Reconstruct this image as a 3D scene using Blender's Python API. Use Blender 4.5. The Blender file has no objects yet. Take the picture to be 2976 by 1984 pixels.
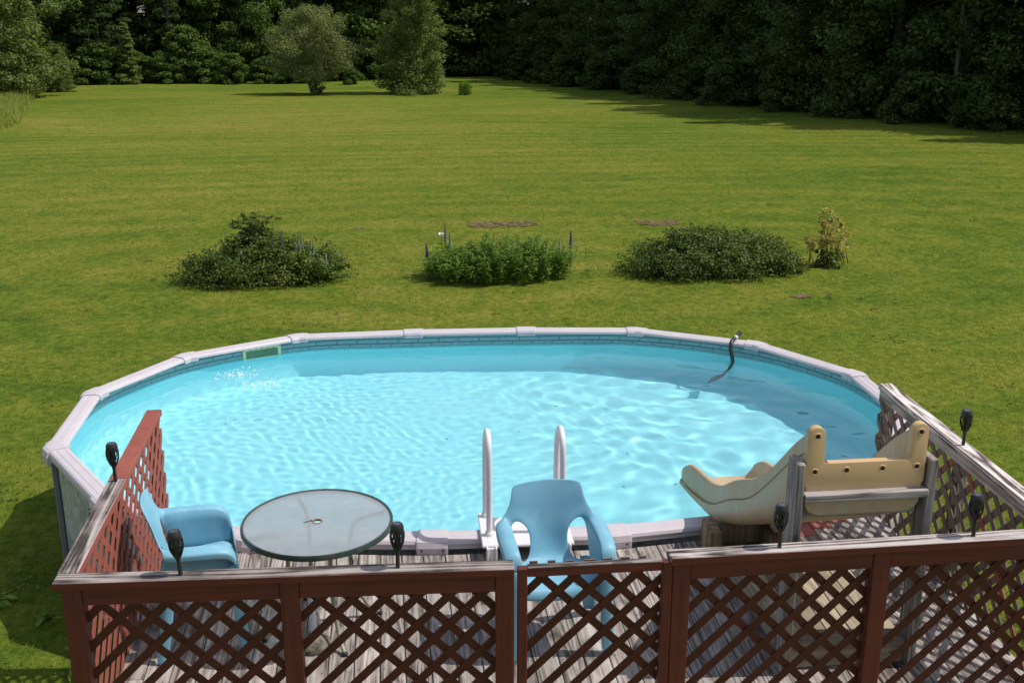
import bpy, bmesh, math, random
import numpy as np
from mathutils import Vector, Matrix, Euler
R = math.radians
sc = bpy.context.scene
col = sc.collection

# ------------------------------------------------------------------ camera, sky, sun, exposure
ZR, ZD, ZF, ZC, WZ = 1.07, 0.985, 1.89, 4.51, 0.93      # pool rim, deck, fence top, camera, water level (m)
cam = bpy.data.cameras.new('camera'); cam.sensor_width = 36; cam.lens = 3300/2976*36
cam.clip_start = 0.05; cam.clip_end = 2000
cam_o = bpy.data.objects.new('camera', cam); col.objects.link(cam_o)
cam_o.location = (0, 0, ZC); cam_o.rotation_euler = (R(90-17.5), 0, R(-6.3)); sc.camera = cam_o

SUN = Vector((0.56, -0.045, 0.83)).normalized()
world = bpy.data.worlds.new('World'); sc.world = world; world.use_nodes = True
wn = world.node_tree; sky = wn.nodes.new('ShaderNodeTexSky'); sky.sky_type = 'NISHITA'; sky.sun_disc = False
sky.sun_elevation = math.asin(SUN.z); sky.sun_rotation = math.atan2(SUN.x, SUN.y); sky.altitude = 300; sky.dust_density = 1.6; sky.ozone_density = 0.7
hs = wn.nodes.new('ShaderNodeHueSaturation'); hs.inputs['Saturation'].default_value = 0.62     # thin summer haze
wn.links.new(sky.outputs[0], hs.inputs['Color']); wn.links.new(hs.outputs[0], wn.nodes['Background'].inputs[0]); wn.nodes['Background'].inputs[1].default_value = 0.15
sl = bpy.data.lights.new('sun', 'SUN'); sl.energy = 3.85; sl.angle = R(0.5); sl.color = (1, 0.955, 0.88)
so = bpy.data.objects.new('sun', sl); col.objects.link(so); so.location = (20, 0, 30)
so.rotation_euler = (-SUN).to_track_quat('-Z', 'Y').to_euler(); sl.cycles.is_caustics_light = True
sc.view_settings.view_transform = 'Standard'; sc.view_settings.look = 'None'
sc.view_settings.exposure = 0.0; sc.view_settings.gamma = 1
sc.render.engine = 'CYCLES'
sc.cycles.use_denoising = True; sc.cycles.max_bounces = 14; sc.cycles.transmission_bounces = 12; sc.cycles.diffuse_bounces = 8
sc.cycles.sample_clamp_indirect = 6

# ------------------------------------------------------------------ materials
class NT:
    def __init__(s, name):
        s.m = bpy.data.materials.new(name); s.m.use_nodes = True; s.t = s.m.node_tree
        s.b = s.t.nodes['Principled BSDF']; s.out = s.t.nodes['Material Output']
    def n(s, typ, **kw):
        o = s.t.nodes.new(typ)
        for k, v in kw.items():
            if k.startswith('i_'): o.inputs[k[2:].replace('_', ' ')].default_value = v
            else: setattr(o, k, v)
        return o
    def l(s, a, b): s.t.links.new(a, b)
    def math(s, op, a, b=None, c=None):
        o = s.n('ShaderNodeMath', operation=op)
        for i, v in enumerate((a, b, c)):
            if v is None: continue
            if isinstance(v, (int, float)): o.inputs[i].default_value = v
            else: s.l(v, o.inputs[i])
        return o.outputs[0]
    def ramp(s, fac, stops, interp='LINEAR'):
        o = s.n('ShaderNodeValToRGB'); e = o.color_ramp.elements; o.color_ramp.interpolation = interp
        while len(e) < len(stops): e.new(0.5)
        for i, (p, c) in enumerate(stops):
            e[i].position = p; e[i].color = (*c, 1) if len(c) == 3 else c
        s.l(fac, o.inputs[0]); return o.outputs[0]
    def mix(s, fac, a, b, blend='MIX'):
        o = s.n('ShaderNodeMix', data_type='RGBA', blend_type=blend)
        for sock, v in ((o.inputs[0], fac), (o.inputs[6], a), (o.inputs[7], b)):
            if isinstance(v, (int, float)): sock.default_value = v
            elif isinstance(v, tuple): sock.default_value = (*v, 1) if len(v) == 3 else v
            else: s.l(v, sock)
        return o.outputs[2]
    def noise(s, vec, scale, detail=4, rough=0.55, dist=0):
        o = s.n('ShaderNodeTexNoise'); o.inputs['Scale'].default_value = scale; o.inputs['Detail'].default_value = detail
        o.inputs['Roughness'].default_value = rough; o.inputs['Distortion'].default_value = dist
        if vec is not None: s.l(vec, o.inputs['Vector'])
        return o.outputs[0]
    def objco(s, scale=(1, 1, 1), rand=True):
        tc = s.n('ShaderNodeTexCoord'); mp = s.n('ShaderNodeMapping'); mp.inputs['Scale'].default_value = scale
        src = tc.outputs['Object']
        if rand:
            oi = s.n('ShaderNodeObjectInfo'); c = s.n('ShaderNodeCombineXYZ')
            for k, f in enumerate((37.1, 53.7, 71.3)): s.l(s.math('MULTIPLY', oi.outputs['Random'], f), c.inputs[k])
            ad = s.n('ShaderNodeVectorMath', operation='ADD'); s.l(src, ad.inputs[0]); s.l(c.outputs[0], ad.inputs[1]); src = ad.outputs[0]
        s.l(src, mp.inputs[0]); return mp.outputs[0]
    def bump(s, h, strength=0.3, dist=0.01):
        o = s.n('ShaderNodeBump'); o.inputs['Strength'].default_value = strength; o.inputs['Distance'].default_value = dist
        s.l(h, o.inputs['Height']); s.l(o.outputs[0], s.b.inputs['Normal'])
    def set(s, col=None, rough=0.5, spec=0.5, metal=0):
        if col is not None:
            if isinstance(col, tuple): s.b.inputs['Base Color'].default_value = (*col, 1)
            else: s.l(col, s.b.inputs['Base Color'])
        s.b.inputs['Roughness'].default_value = rough; s.b.inputs['Specular IOR Level'].default_value = spec; s.b.inputs['Metallic'].default_value = metal
        return s.m

def wood(name, axis, dark, mid, light, knots=True, paint=None, paint_amt=0.5, contrast=0.5, varb=0.35, rings=9.0):
    """weathered board: streaky grain along one axis, cathedral rings, knots, optional worn paint left in the grain"""
    t = NT(name)
    st = [1.0, 1.0, 1.0]; sm = [1.0, 1.0, 1.0]
    for k in range(3):
        st[k] = 0.9 if k == axis else 40.0
        sm[k] = 0.35 if k == axis else 5.0
    fine = t.noise(t.objco(tuple(st)), 2.2, 6, 0.65, 0.3)
    bandw = t.noise(t.objco(tuple(sm)), 1.2, 2, 0.5, 0.6)
    ring = t.math('FRACT', t.math('MULTIPLY', bandw, rings))
    ring = t.math('ABSOLUTE', t.math('SUBTRACT', ring, 0.5))            # 0..0.5
    g = t.math('ADD', t.math('MULTIPLY', fine, 0.75), t.math('MULTIPLY', ring, 0.6))
    blotch = t.noise(t.objco((1.3, 1.3, 1.3)), 3.5, 4, 0.6)
    g = t.math('ADD', g, t.math('MULTIPLY', t.math('SUBTRACT', blotch, 0.5), 0.45))
    c = t.ramp(g, [(0.5-contrast*0.42, dark), (0.52, mid), (0.5+contrast*0.5, light)])
    oi = t.n('ShaderNodeObjectInfo')
    c = t.mix(1.0, c, t.ramp(oi.outputs['Random'], [(0, (1-varb,)*3), (1, (1.0+varb*0.3, 1.0+varb*0.28, 1.0+varb*0.25))]), 'MULTIPLY')
    if knots:
        ks = [1.0]*3
        for k in range(3): ks[k] = 1.6 if k == axis else 5.0
        vo = t.n('ShaderNodeTexVoronoi'); vo.inputs['Scale'].default_value = 1.5; vo.inputs['Randomness'].default_value = 1
        t.l(t.objco(tuple(ks)), vo.inputs['Vector'])
        kn = t.math('LESS_THAN', vo.outputs['Distance'], 0.13)
        c = t.mix(t.math('MULTIPLY', kn, 0.6), c, tuple(d*0.6 for d in dark))
    if paint:
        pm = t.math('ADD', t.math('MULTIPLY', fine, 0.8), t.math('MULTIPLY', blotch, 0.5))
        f = t.ramp(pm, [(1.0-paint_amt-0.05, (0, 0, 0)), (1.0-paint_amt+0.07, (1, 1, 1))])
        c = t.mix(f, c, paint)
    t.bump(t.math('ADD', fine, t.math('MULTIPLY', ring, 0.4)), 0.35, 0.004)
    return t.set(c, 0.85, 0.25)

def paintwood(name, axis, base, var=0.25, rough=0.55, spec=0.4):
    t = NT(name)
    st = [20.0]*3
    if axis is not None: st[axis] = 0.9
    else: st = [7.0]*3
    f = t.noise(t.objco(tuple(st)), 2.0, 5, 0.6, 0.4)
    b = t.noise(t.objco((1, 1, 1)), 4.0, 3)
    g = t.math('ADD', t.math('MULTIPLY', f, 0.7), t.math('MULTIPLY', b, 0.3))
    c = t.ramp(g, [(0.3, tuple(v*(1-var) for v in base)), (0.7, tuple(min(1, v*(1+var)) for v in base))])
    t.bump(f, 0.25, 0.003)
    return t.set(c, rough, spec)

def plastic(name, base, rough=0.4, spec=0.4, var=0.06, scale=6.0, stain=None, stain_amt=0.3):
    t = NT(name)
    f = t.noise(t.objco((1, 1, 1)), scale, 4, 0.6)
    c = t.ramp(f, [(0.3, tuple(v*(1-var) for v in base)), (0.7, tuple(min(1, v*(1+var)) for v in base))])
    if stain:
        s2 = t.noise(t.objco((5, 5, 1.2)), 2.0, 5, 0.7)
        c = t.mix(t.ramp(s2, [(0.5, (0, 0, 0)), (0.8, (stain_amt,)*3)]), c, stain)
    r = t.ramp(f, [(0.3, (rough*0.85,)*3), (0.7, (min(1, rough*1.2),)*3)])
    m = t.set(c, rough, spec); t.l(r, t.b.inputs['Roughness']); return m

def leafmat(name, c0, c1, c2, trans=0.3, tip=None, rough=0.5):
    t = NT(name)
    at = t.n('ShaderNodeAttribute', attribute_name='rnd')
    tc = t.n('ShaderNodeTexCoord')
    cl = t.noise(tc.outputs['Object'], 0.9, 3)
    f = t.math('ADD', t.math('MULTIPLY', at.outputs['Fac'], 0.6), t.math('MULTIPLY', cl, 0.45))
    stops = [(0.1, c0), (0.5, c1), (0.85, c2)]
    if tip: stops += [(0.93, tip)]
    c = t.ramp(f, stops)
    m = t.set(c, rough, 0.16)
    tr = t.n('ShaderNodeBsdfTranslucent'); t.l(t.mix(1.0, c, (1.25, 1.35, 0.6), 'MULTIPLY'), tr.inputs[0])
    mx = t.n('ShaderNodeMixShader'); mx.inputs[0].default_value = trans
    t.l(t.b.outputs[0], mx.inputs[1]); t.l(tr.outputs[0], mx.inputs[2]); t.l(mx.outputs[0], t.out.inputs[0])
    return m

def lawn_mat():
    t = NT('lawn')
    tc = t.n('ShaderNodeTexCoord'); o = tc.outputs['Object']
    def mp(scale, loc=(0, 0, 0)):
        m = t.n('ShaderNodeMapping'); m.inputs['Scale'].default_value = scale; m.inputs['Location'].default_value = loc; t.l(o, m.inputs[0]); return m.outputs[0]
    fine = t.noise(mp((1, 1, 1)), 40, 3, 0.75)
    tuft = t.noise(mp((1, 1, 1)), 8.5, 4, 0.7)
    mid = t.noise(mp((1, 1, 1)), 1.7, 5, 0.65, 0.4)
    streak = t.noise(mp((0.10, 1.0, 1)), 1.1, 4, 0.6, 0.5)               # mower passes run across the view
    big = t.noise(mp((0.05, 0.075, 1)), 1.0, 5, 0.62, 0.6)
    ln = t.n('ShaderNodeVectorMath', operation='LENGTH'); t.l(mp((0.55, 1, 0), (-1.0, -17.6, 0)), ln.inputs[0])
    ring = t.math('SINE', t.math('ADD', t.math('MULTIPLY', ln.outputs['Value'], 5.0), t.math('MULTIPLY', streak, 3.5)))
    f = t.math('ADD', t.math('MULTIPLY', streak, 0.36), t.math('MULTIPLY', big, 0.72))
    f = t.math('ADD', f, t.math('MULTIPLY', t.math('SUBTRACT', mid, 0.5), 0.50))
    f = t.math('ADD', f, t.math('MULTIPLY', t.math('SUBTRACT', tuft, 0.5), 0.45))
    f = t.math('ADD', f, t.math('MULTIPLY', ring, 0.036))
    dl = t.n('ShaderNodeVectorMath', operation='LENGTH'); t.l(mp((0.085, 0.075, 0), (0.2, -3.2, 0)), dl.inputs[0])          # drier crown of the field
    f = t.math('ADD', f, t.math('MULTIPLY', t.math('MAXIMUM', t.math('SUBTRACT', 1.0, dl.outputs['Value']), 0.0), 0.09))
    c = t.ramp(f, [(0.32, (0.062, 0.110, 0.013)), (0.48, (0.110, 0.156, 0.018)), (0.62, (0.170, 0.190, 0.026)), (0.76, (0.232, 0.212, 0.050)), (0.90, (0.275, 0.21, 0.078))])
    c = t.mix(0.7, c, t.ramp(tuft, [(0.28, (0.62, 0.66, 0.60)), (0.5, (1, 1, 1)), (0.75, (1.28, 1.24, 1.2))]), 'MULTIPLY')
    c = t.mix(0.6, c, t.ramp(fine, [(0.25, (0.55, 0.6, 0.5)), (0.5, (1, 1, 1)), (0.8, (1.4, 1.34, 1.3))]), 'MULTIPLY')
    t.bump(t.math('ADD', fine, t.math('MULTIPLY', tuft, 1.5)), 0.8, 0.04)
    return t.set(c, 0.95, 0.05)

M = {}
M['lawn'] = lawn_mat()
M['deck'] = wood('deck_wood', 1, (0.075, 0.06, 0.052), (0.31, 0.265, 0.24), (0.51, 0.46, 0.43), contrast=0.5, rings=10)
M['cap_x'] = wood('cap_wood_x', 0, (0.045, 0.036, 0.033), (0.24, 0.20, 0.185), (0.41, 0.365, 0.345), paint=(0.26, 0.12, 0.09), paint_amt=0.15, contrast=0.34)
M['cap_r'] = wood('cap_wood_bleached', 0, (0.06, 0.046, 0.042), (0.44, 0.375, 0.355), (0.70, 0.63, 0.60), paint=(0.30, 0.15, 0.12), paint_amt=0.17, contrast=0.34)
M['red'] = paintwood('red_shade', None, (0.078, 0.016, 0.0105), 0.35)  # lattice: same red paint, darkened to carry the shade under the cap
M['red_x'] = paintwood('red_shade_x', 0, (0.115, 0.0225, 0.015), 0.35)  # posts and rails: red darkened for the shaded front face
M['red_z'] = paintwood('red_shade_z', 2, (0.115, 0.0225, 0.015), 0.35)
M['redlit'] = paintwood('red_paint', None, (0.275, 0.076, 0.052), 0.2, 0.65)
M['brown'] = paintwood('weathered_lattice', None, (0.17, 0.125, 0.105), 0.3, 0.85, 0.2)
M['grey_z'] = wood('grey_post', 2, (0.12, 0.10, 0.088), (0.38, 0.335, 0.305), (0.54, 0.49, 0.45))
M['grey_x'] = wood('grey_board', 0, (0.14, 0.12, 0.105), (0.42, 0.37, 0.345), (0.60, 0.54, 0.51))
M['new_y'] = wood('fresh_lumber', 1, (0.16, 0.12, 0.08), (0.37, 0.30, 0.215), (0.50, 0.43, 0.33), contrast=0.7, rings=6)
M['new_x'] = wood('fresh_lumber_x', 0, (0.16, 0.12, 0.08), (0.35, 0.285, 0.205), (0.48, 0.41, 0.31), contrast=0.7, rings=6)
M['brownblock'] = wood('block_lumber', 2, (0.10, 0.07, 0.035), (0.25, 0.19, 0.11), (0.36, 0.28, 0.18), rings=6)
M['resin'] = plastic('white_resin', (0.55, 0.495, 0.52), 0.38, 0.4, 0.04, 5, (0.42, 0.38, 0.36), 0.25)
M['white'] = plastic('white_plastic', (0.74, 0.70, 0.715), 0.3, 0.5, 0.03, 5)
M['steel'] = plastic('painted_steel', (0.17, 0.18, 0.20), 0.4, 0.5, 0.1, 4)
M['blue'] = plastic('blue_plastic', (0.185, 0.415, 0.545), 0.45, 0.35, 0.08, 4, (0.36, 0.52, 0.58), 0.5)
M['tan'] = plastic('tan_plastic', (0.50, 0.365, 0.21), 0.45, 0.35, 0.08, 4, (0.53, 0.475, 0.40), 0.95)
M['tan_plain'] = plastic('tan_flange', (0.56, 0.375, 0.195), 0.42, 0.4, 0.04, 4)
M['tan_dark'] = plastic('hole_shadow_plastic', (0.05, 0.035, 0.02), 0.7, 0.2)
M['seam'] = plastic('slide_seam', (0.26, 0.15, 0.06), 0.6, 0.3)
M['green'] = plastic('green_metal', (0.036, 0.056, 0.046), 0.4, 0.5, 0.25, 8, (0.13, 0.12, 0.07), 0.8)
M['legmetal'] = plastic('leg_metal', (0.30, 0.28, 0.20), 0.45, 0.4, 0.25, 9, (0.10, 0.13, 0.10), 0.8)
M['black'] = plastic('black_plastic', (0.016, 0.015, 0.015), 0.42, 0.5, 0.2, 8)
M['solar'] = plastic('solar_cell', (0.07, 0.06, 0.08), 0.2, 0.7, 0.1)
M['hose'] = plastic('black_hose', (0.02, 0.02, 0.022), 0.4, 0.5, 0.2)
M['hosegrey'] = plastic('grey_hose', (0.16, 0.15, 0.17), 0.4, 0.4, 0.15)
M['chrome'] = plastic('steel_clamp', (0.55, 0.58, 0.62), 0.3, 0.5)
M['skim'] = plastic('skimmer_cream', (0.72, 0.74, 0.46), 0.5, 0.4, 0.1, 8)
M['skim_in'] = plastic('skimmer_inside', (0.14, 0.25, 0.14), 0.5, 0.4, 0.2, 8)
M['rust'] = plastic('rusty_ring', (0.30, 0.13, 0.05), 0.7, 0.3, 0.4, 30)
M['bark'] = paintwood('bark', 2, (0.075, 0.06, 0.048), 0.4, 0.9, 0.1)
M['palebark'] = paintwood('pale_bark', 2, (0.10, 0.092, 0.08), 0.4, 0.9, 0.1)
M['soil'] = NT('soil')
_t = M['soil']; _n = _t.noise(_t.objco((1, 1, 1), False), 9, 6, 0.7)
_c = _t.ramp(_n, [(0.3, (0.075, 0.062, 0.024)), (0.5, (0.165, 0.122, 0.062)), (0.72, (0.25, 0.185, 0.105))]); _t.bump(_n, 0.9, 0.06); M['soil'] = _t.set(_c, 0.95, 0.1)
M['litter'] = NT('litter')
_t = M['litter']; _n = _t.noise(_t.objco((1, 1, 1), False), 3, 6, 0.7)
M['litter'] = _t.set(_t.ramp(_n, [(0.3, (0.02, 0.018, 0.01)), (0.7, (0.06, 0.05, 0.025))]), 0.95, 0.1)
M['leaf_maple'] = leafmat('maple_leaves', (0.024, 0.050, 0.010), (0.076, 0.125, 0.022), (0.160, 0.210, 0.045), 0.36, None, 0.65)
M['leaf_shaded'] = leafmat('shaded_leaves', (0.020, 0.038, 0.010), (0.056, 0.090, 0.022), (0.15, 0.19, 0.052), 0.34)  # darker maple green, shade of the backlit side wood put into the colour
M['leaf_dark'] = leafmat('evergreen_leaves', (0.020, 0.038, 0.014), (0.050, 0.085, 0.025), (0.105, 0.140, 0.042), 0.3)
M['leaf_olive'] = leafmat('willow_leaves', (0.080, 0.108, 0.030), (0.155, 0.195, 0.055), (0.23, 0.26, 0.085), 0.42, None, 0.65)
M['leaf_apple'] = leafmat('apple_leaves', (0.10, 0.118, 0.048), (0.19, 0.215, 0.088), (0.28, 0.295, 0.12), 0.42, (0.28, 0.20, 0.13), 0.65)
M['leaf_bush'] = leafmat('bush_leaves', (0.020, 0.044, 0.010), (0.075, 0.115, 0.022), (0.21, 0.235, 0.055), 0.38, (0.36, 0.16, 0.07), 0.45)
M['leaf_peren'] = leafmat('perennial_leaves', (0.055, 0.120, 0.020), (0.165, 0.265, 0.046), (0.29, 0.38, 0.085), 0.48, None, 0.6)
M['leaf_azalea'] = leafmat('azalea_leaves', (0.20, 0.19, 0.055), (0.38, 0.32, 0.10), (0.52, 0.42, 0.16), 0.5, (0.52, 0.30, 0.14))
M['leaf_weed'] = leafmat('weed_leaves', (0.16, 0.20, 0.035), (0.28, 0.32, 0.075), (0.42, 0.42, 0.14), 0.5)
M['blade'] = leafmat('grass_blade', (0.102, 0.166, 0.020), (0.174, 0.225, 0.030), (0.27, 0.28, 0.053), 0.55, (0.32, 0.27, 0.07))
M['purple'] = plastic('lupine_purple', (0.11, 0.055, 0.20), 0.7, 0.2, 0.4, 60)
M['palespike'] = plastic('faded_lupine', (0.24, 0.25, 0.22), 0.7, 0.2, 0.4, 60)
M['petal'] = plastic('white_petal', (0.85, 0.80, 0.82), 0.6, 0.2, 0.05, 20)
M['foam'] = plastic('foam', (0.85, 0.88, 0.9), 0.3, 0.5, 0.02)
M['rag'] = plastic('mottled_stone', (0.17, 0.15, 0.11), 0.8, 0.2, 0.7, 25)

def wall_mat():
    t = NT('pool_wall_panel')
    uv = t.n('ShaderNodeUVMap'); sp = t.n('ShaderNodeSeparateXYZ'); t.l(uv.outputs[0], sp.inputs[0])
    w = t.math('SINE', t.math('MULTIPLY', sp.outputs[0], 160.0))
    vo = t.noise(uv.outputs[0], 7, 3, 0.5, 1.5)
    c = t.ramp(vo, [(0.42, (0.30, 0.32, 0.29)), (0.5, (0.42, 0.43, 0.42)), (0.62, (0.50, 0.50, 0.50))])
    t.bump(w, 0.5, 0.006); return t.set(c, 0.45, 0.4)
M['wall'] = wall_mat()

def liner_mat():
    t = NT('pool_liner')
    uv = t.n('ShaderNodeUVMap'); sp = t.n('ShaderNodeSeparateXYZ'); t.l(uv.outputs[0], sp.inputs[0])
    u, z = sp.outputs[0], sp.outputs[1]
    mottled = t.noise(uv.outputs[0], 9, 4, 0.6)
    base = t.ramp(mottled, [(0.35, (0.345, 0.765, 0.83)), (0.65, (0.395, 0.79, 0.85))])
    # printed border: a dark slate band with paler brick bars, above and just under the waterline
    zi = t.math('SUBTRACT', z, ZR-0.215)
    inband = t.math('MULTIPLY', t.math('GREATER_THAN', zi, 0.0), t.math('LESS_THAN', zi, 0.26))
    row = t.math('FRACT', t.math('DIVIDE', zi, 0.047)); rowid = t.math('FLOOR', t.math('DIVIDE', zi, 0.047))
    uo = t.math('ADD', t.math('ADD', t.math('DIVIDE', u, 0.21), t.math('MULTIPLY', rowid, 0.37)), t.math('MULTIPLY', row, 0.10))
    cell = t.math('FRACT', uo)
    bar = t.math('MULTIPLY', t.math('GREATER_THAN', row, 0.22), t.math('MULTIPLY', t.math('GREATER_THAN', cell, 0.06), t.math('LESS_THAN', row, 0.88)))
    slate = t.mix(t.noise(uv.outputs[0], 30, 3), (0.07, 0.17, 0.20), (0.14, 0.27, 0.30))
    stone = t.mix(t.noise(uv.outputs[0], 22, 3), (0.20, 0.36, 0.38), (0.34, 0.48, 0.50))
    c = t.mix(inband, base, t.mix(bar, slate, stone))
    line = t.math('COMPARE', z, ZR-0.235, 0.005)
    c = t.mix(line, c, (0.10, 0.26, 0.32))
    return t.set(c, 0.55, 0.2)
M['liner'] = liner_mat()

def water_mat():
    m = bpy.data.materials.new('water'); m.use_nodes = True; t = m.node_tree; t.nodes.clear()
    o = t.nodes.new('ShaderNodeOutputMaterial'); g = t.nodes.new('ShaderNodeBsdfGlass')
    g.inputs['Color'].default_value = (0.97, 1.0, 1.0, 1); g.inputs['IOR'].default_value = 1.33; g.inputs['Roughness'].default_value = 0.0
    t.links.new(g.outputs[0], o.inputs[0]); return m
M['water'] = water_mat()

def frosted_mat():
    t = NT('frosted_glass')
    n = t.noise(t.objco((1, 1, 1), False), 14, 4, 0.6)
    t.set((0.80, 0.86, 0.88), 0.22, 0.5); t.b.inputs['Transmission Weight'].default_value = 1.0; t.b.inputs['IOR'].default_value = 1.15
    d = t.n('ShaderNodeBsdfDiffuse'); t.l(t.ramp(n, [(0.3, (0.42, 0.46, 0.48)), (0.7, (0.48, 0.52, 0.54))]), d.inputs[0])
    tp = t.n('ShaderNodeBsdfTransparent'); tp.inputs[0].default_value = (0.86, 0.93, 0.93, 1)
    tl = t.n('ShaderNodeBsdfTranslucent'); tl.inputs[0].default_value = (0.7, 0.75, 0.76, 1)
    gl = t.n('ShaderNodeBsdfGlossy'); gl.inputs['Roughness'].default_value = 0.25; gl.inputs[0].default_value = (1, 1, 1, 1)
    sh = t.b.outputs[0]
    for f, o in ((0.45, tp.outputs[0]), (0.12, tl.outputs[0]), (0.42, d.outputs[0]), (0.06, gl.outputs[0])):
        m1 = t.n('ShaderNodeMixShader'); m1.inputs[0].default_value = f; t.l(sh, m1.inputs[1]); t.l(o, m1.inputs[2]); sh = m1.outputs[0]
    t.l(sh, t.out.inputs[0]); return t.m
M['glass'] = frosted_mat()

# ------------------------------------------------------------------ object helpers
def tag(o, label=None, cat=None, group=None, kind=None):
    if label: o['label'] = label
    if cat: o['category'] = cat
    if group: o['group'] = group
    if kind: o['kind'] = kind
    return o
def empty(name, loc=(0, 0, 0), rz=0.0, label=None, cat=None, group=None):
    o = bpy.data.objects.new(name, None); col.objects.link(o); o.location = loc; o.rotation_euler = (0, 0, rz)
    o.empty_display_size = 0.1
    return tag(o, label, cat, group)
def link(name, me, mat, parent=None, loc=None):
    o = bpy.data.objects.new(name, me); col.objects.link(o)
    if mat is not None and not me.materials: me.materials.append(M[mat] if isinstance(mat, str) else mat)
    if parent is not None: o.parent = parent
    if loc is not None: o.location = loc
    return o
def copy_tree(o, parent=None):
    c = o.copy(); col.objects.link(c); c.parent = parent
    for ch in o.children: copy_tree(ch, c)
    return c
def npmesh(name, V, Q, smooth=False, rnd=None):
    """mesh from arrays; Q is (n,3) or (n,4)"""
    V = np.ascontiguousarray(V, dtype=np.float32); Q = np.ascontiguousarray(Q, dtype=np.int32)
    me = bpy.data.meshes.new(name); k = Q.shape[1]
    me.vertices.add(len(V)); me.vertices.foreach_set('co', V.ravel())
    me.loops.add(Q.size); me.loops.foreach_set('vertex_index', Q.ravel())
    me.polygons.add(len(Q)); me.polygons.foreach_set('loop_start', np.arange(0, Q.size, k, dtype=np.int32))
    me.polygons.foreach_set('loop_total', np.full(len(Q), k, dtype=np.int32))
    if smooth: me.polygons.foreach_set('use_smooth', np.ones(len(Q), dtype=bool))
    me.update(calc_edges=True)
    if rnd is not None:
        a = me.attributes.new('rnd', 'FLOAT', 'FACE'); a.data.foreach_set('value', np.asarray(rnd, dtype=np.float32))
    return me

class MB:
    def __init__(s): s.v = []; s.f = []
    def add(s, vs, fs):
        b = len(s.v); s.v += [tuple(v) for v in vs]; s.f += [tuple(b+i for i in f) for f in fs]; return s
    def box(s, x0, x1, y0, y1, z0, z1, mat=None):
        vs = [Vector((x, y, z)) for x in (x0, x1) for y in (y0, y1) for z in (z0, z1)]
        if mat is not None: vs = [mat @ v for v in vs]
        return s.add(vs, [(0, 1, 3, 2), (4, 6, 7, 5), (0, 4, 5, 1), (2, 3, 7, 6), (0, 2, 6, 4), (1, 5, 7, 3)])
    def prism(s, poly, fn0, fn1):
        """poly: 2-d outline; fn0/fn1 map it to the two end faces"""
        n = len(poly)
        vs = [fn0(*p) for p in poly]+[fn1(*p) for p in poly]
        return s.add(vs, [tuple(range(n-1, -1, -1)), tuple(range(n, 2*n))]+[(i, (i+1) % n, n+(i+1) % n, n+i) for i in range(n)])
    def loft(s, rings, closed=True, caps=True):
        n = len(rings[0]); vs = [p for r in rings for p in r]; fs = []
        for a in range(len(rings)-1):
            for i in range(n if closed else n-1):
                j = (i+1) % n; fs.append((a*n+i, a*n+j, (a+1)*n+j, (a+1)*n+i))
        if caps: fs += [tuple(range(n-1, -1, -1)), tuple((len(rings)-1)*n+i for i in range(n))]
        return s.add(vs, fs)
    def tube(s, pts, rad, n=8, caps=True):
        pts = [Vector(p) for p in pts]; m = len(pts)
        if not hasattr(rad, '__len__'): rad = [rad]*m
        rings = []; ref = None
        for i, p in enumerate(pts):
            d = (pts[min(i+1, m-1)]-pts[max(i-1, 0)]).normalized()
            if ref is None:
                ref = d.orthogonal().normalized()
            ref = (ref-d*ref.dot(d)).normalized(); b = d.cross(ref)
            rings.append([p+(ref*math.cos(2*math.pi*k/n)+b*math.sin(2*math.pi*k/n))*rad[i] for k in range(n)])
        return s.loft(rings, True, caps)
    def lathe(s, prof, n=16, c=(0, 0, 0)):
        rings = [[(c[0]+r*math.cos(2*math.pi*k/n), c[1]+r*math.sin(2*math.pi*k/n), c[2]+z) for k in range(n)] for r, z in prof]
        return s.loft(rings, True, True)
    def mesh(s, name, smooth=False, bevel=0, seg=1, auto=None):
        me = bpy.data.meshes.new(name); me.from_pydata(s.v, [], s.f); me.update()
        bm = bmesh.new(); bm.from_mesh(me)
        bmesh.ops.recalc_face_normals(bm, faces=bm.faces)
        if bevel: bmesh.ops.bevel(bm, geom=bm.edges[:], offset=bevel, segments=seg, affect='EDGES', profile=0.6)
        bm.to_mesh(me); bm.free()
        if smooth:
            me.shade_smooth()
            if auto is not None: me.set_sharp_from_angle(angle=R(auto))
        return me
    def build(s, name, mat, parent=None, smooth=False, bevel=0, seg=1, auto=None, world=False, loc=None):
        if world and parent is not None:
            inv = (Matrix.Translation(parent.location) @ parent.rotation_euler.to_matrix().to_4x4()).inverted()
            s.v = [tuple(inv @ Vector(v)) for v in s.v]
        return link(name, s.mesh(name, smooth, bevel, seg, auto), mat, parent, loc)

def smoothpts(pts, n=8):
    """Catmull-Rom through points"""
    P = [Vector(p) for p in pts]; P = [P[0]*2-P[1]]+P+[P[-1]*2-P[-2]]; out = []
    for i in range(1, len(P)-2):
        for k in range(n):
            t = k/n; a, b, c, d = P[i-1], P[i], P[i+1], P[i+2]
            out.append(0.5*((2*b)+(-a+c)*t+(2*a-5*b+4*c-d)*t*t+(-a+3*b-3*c+d)*t**3))
    return out+[P[-2]]

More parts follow.
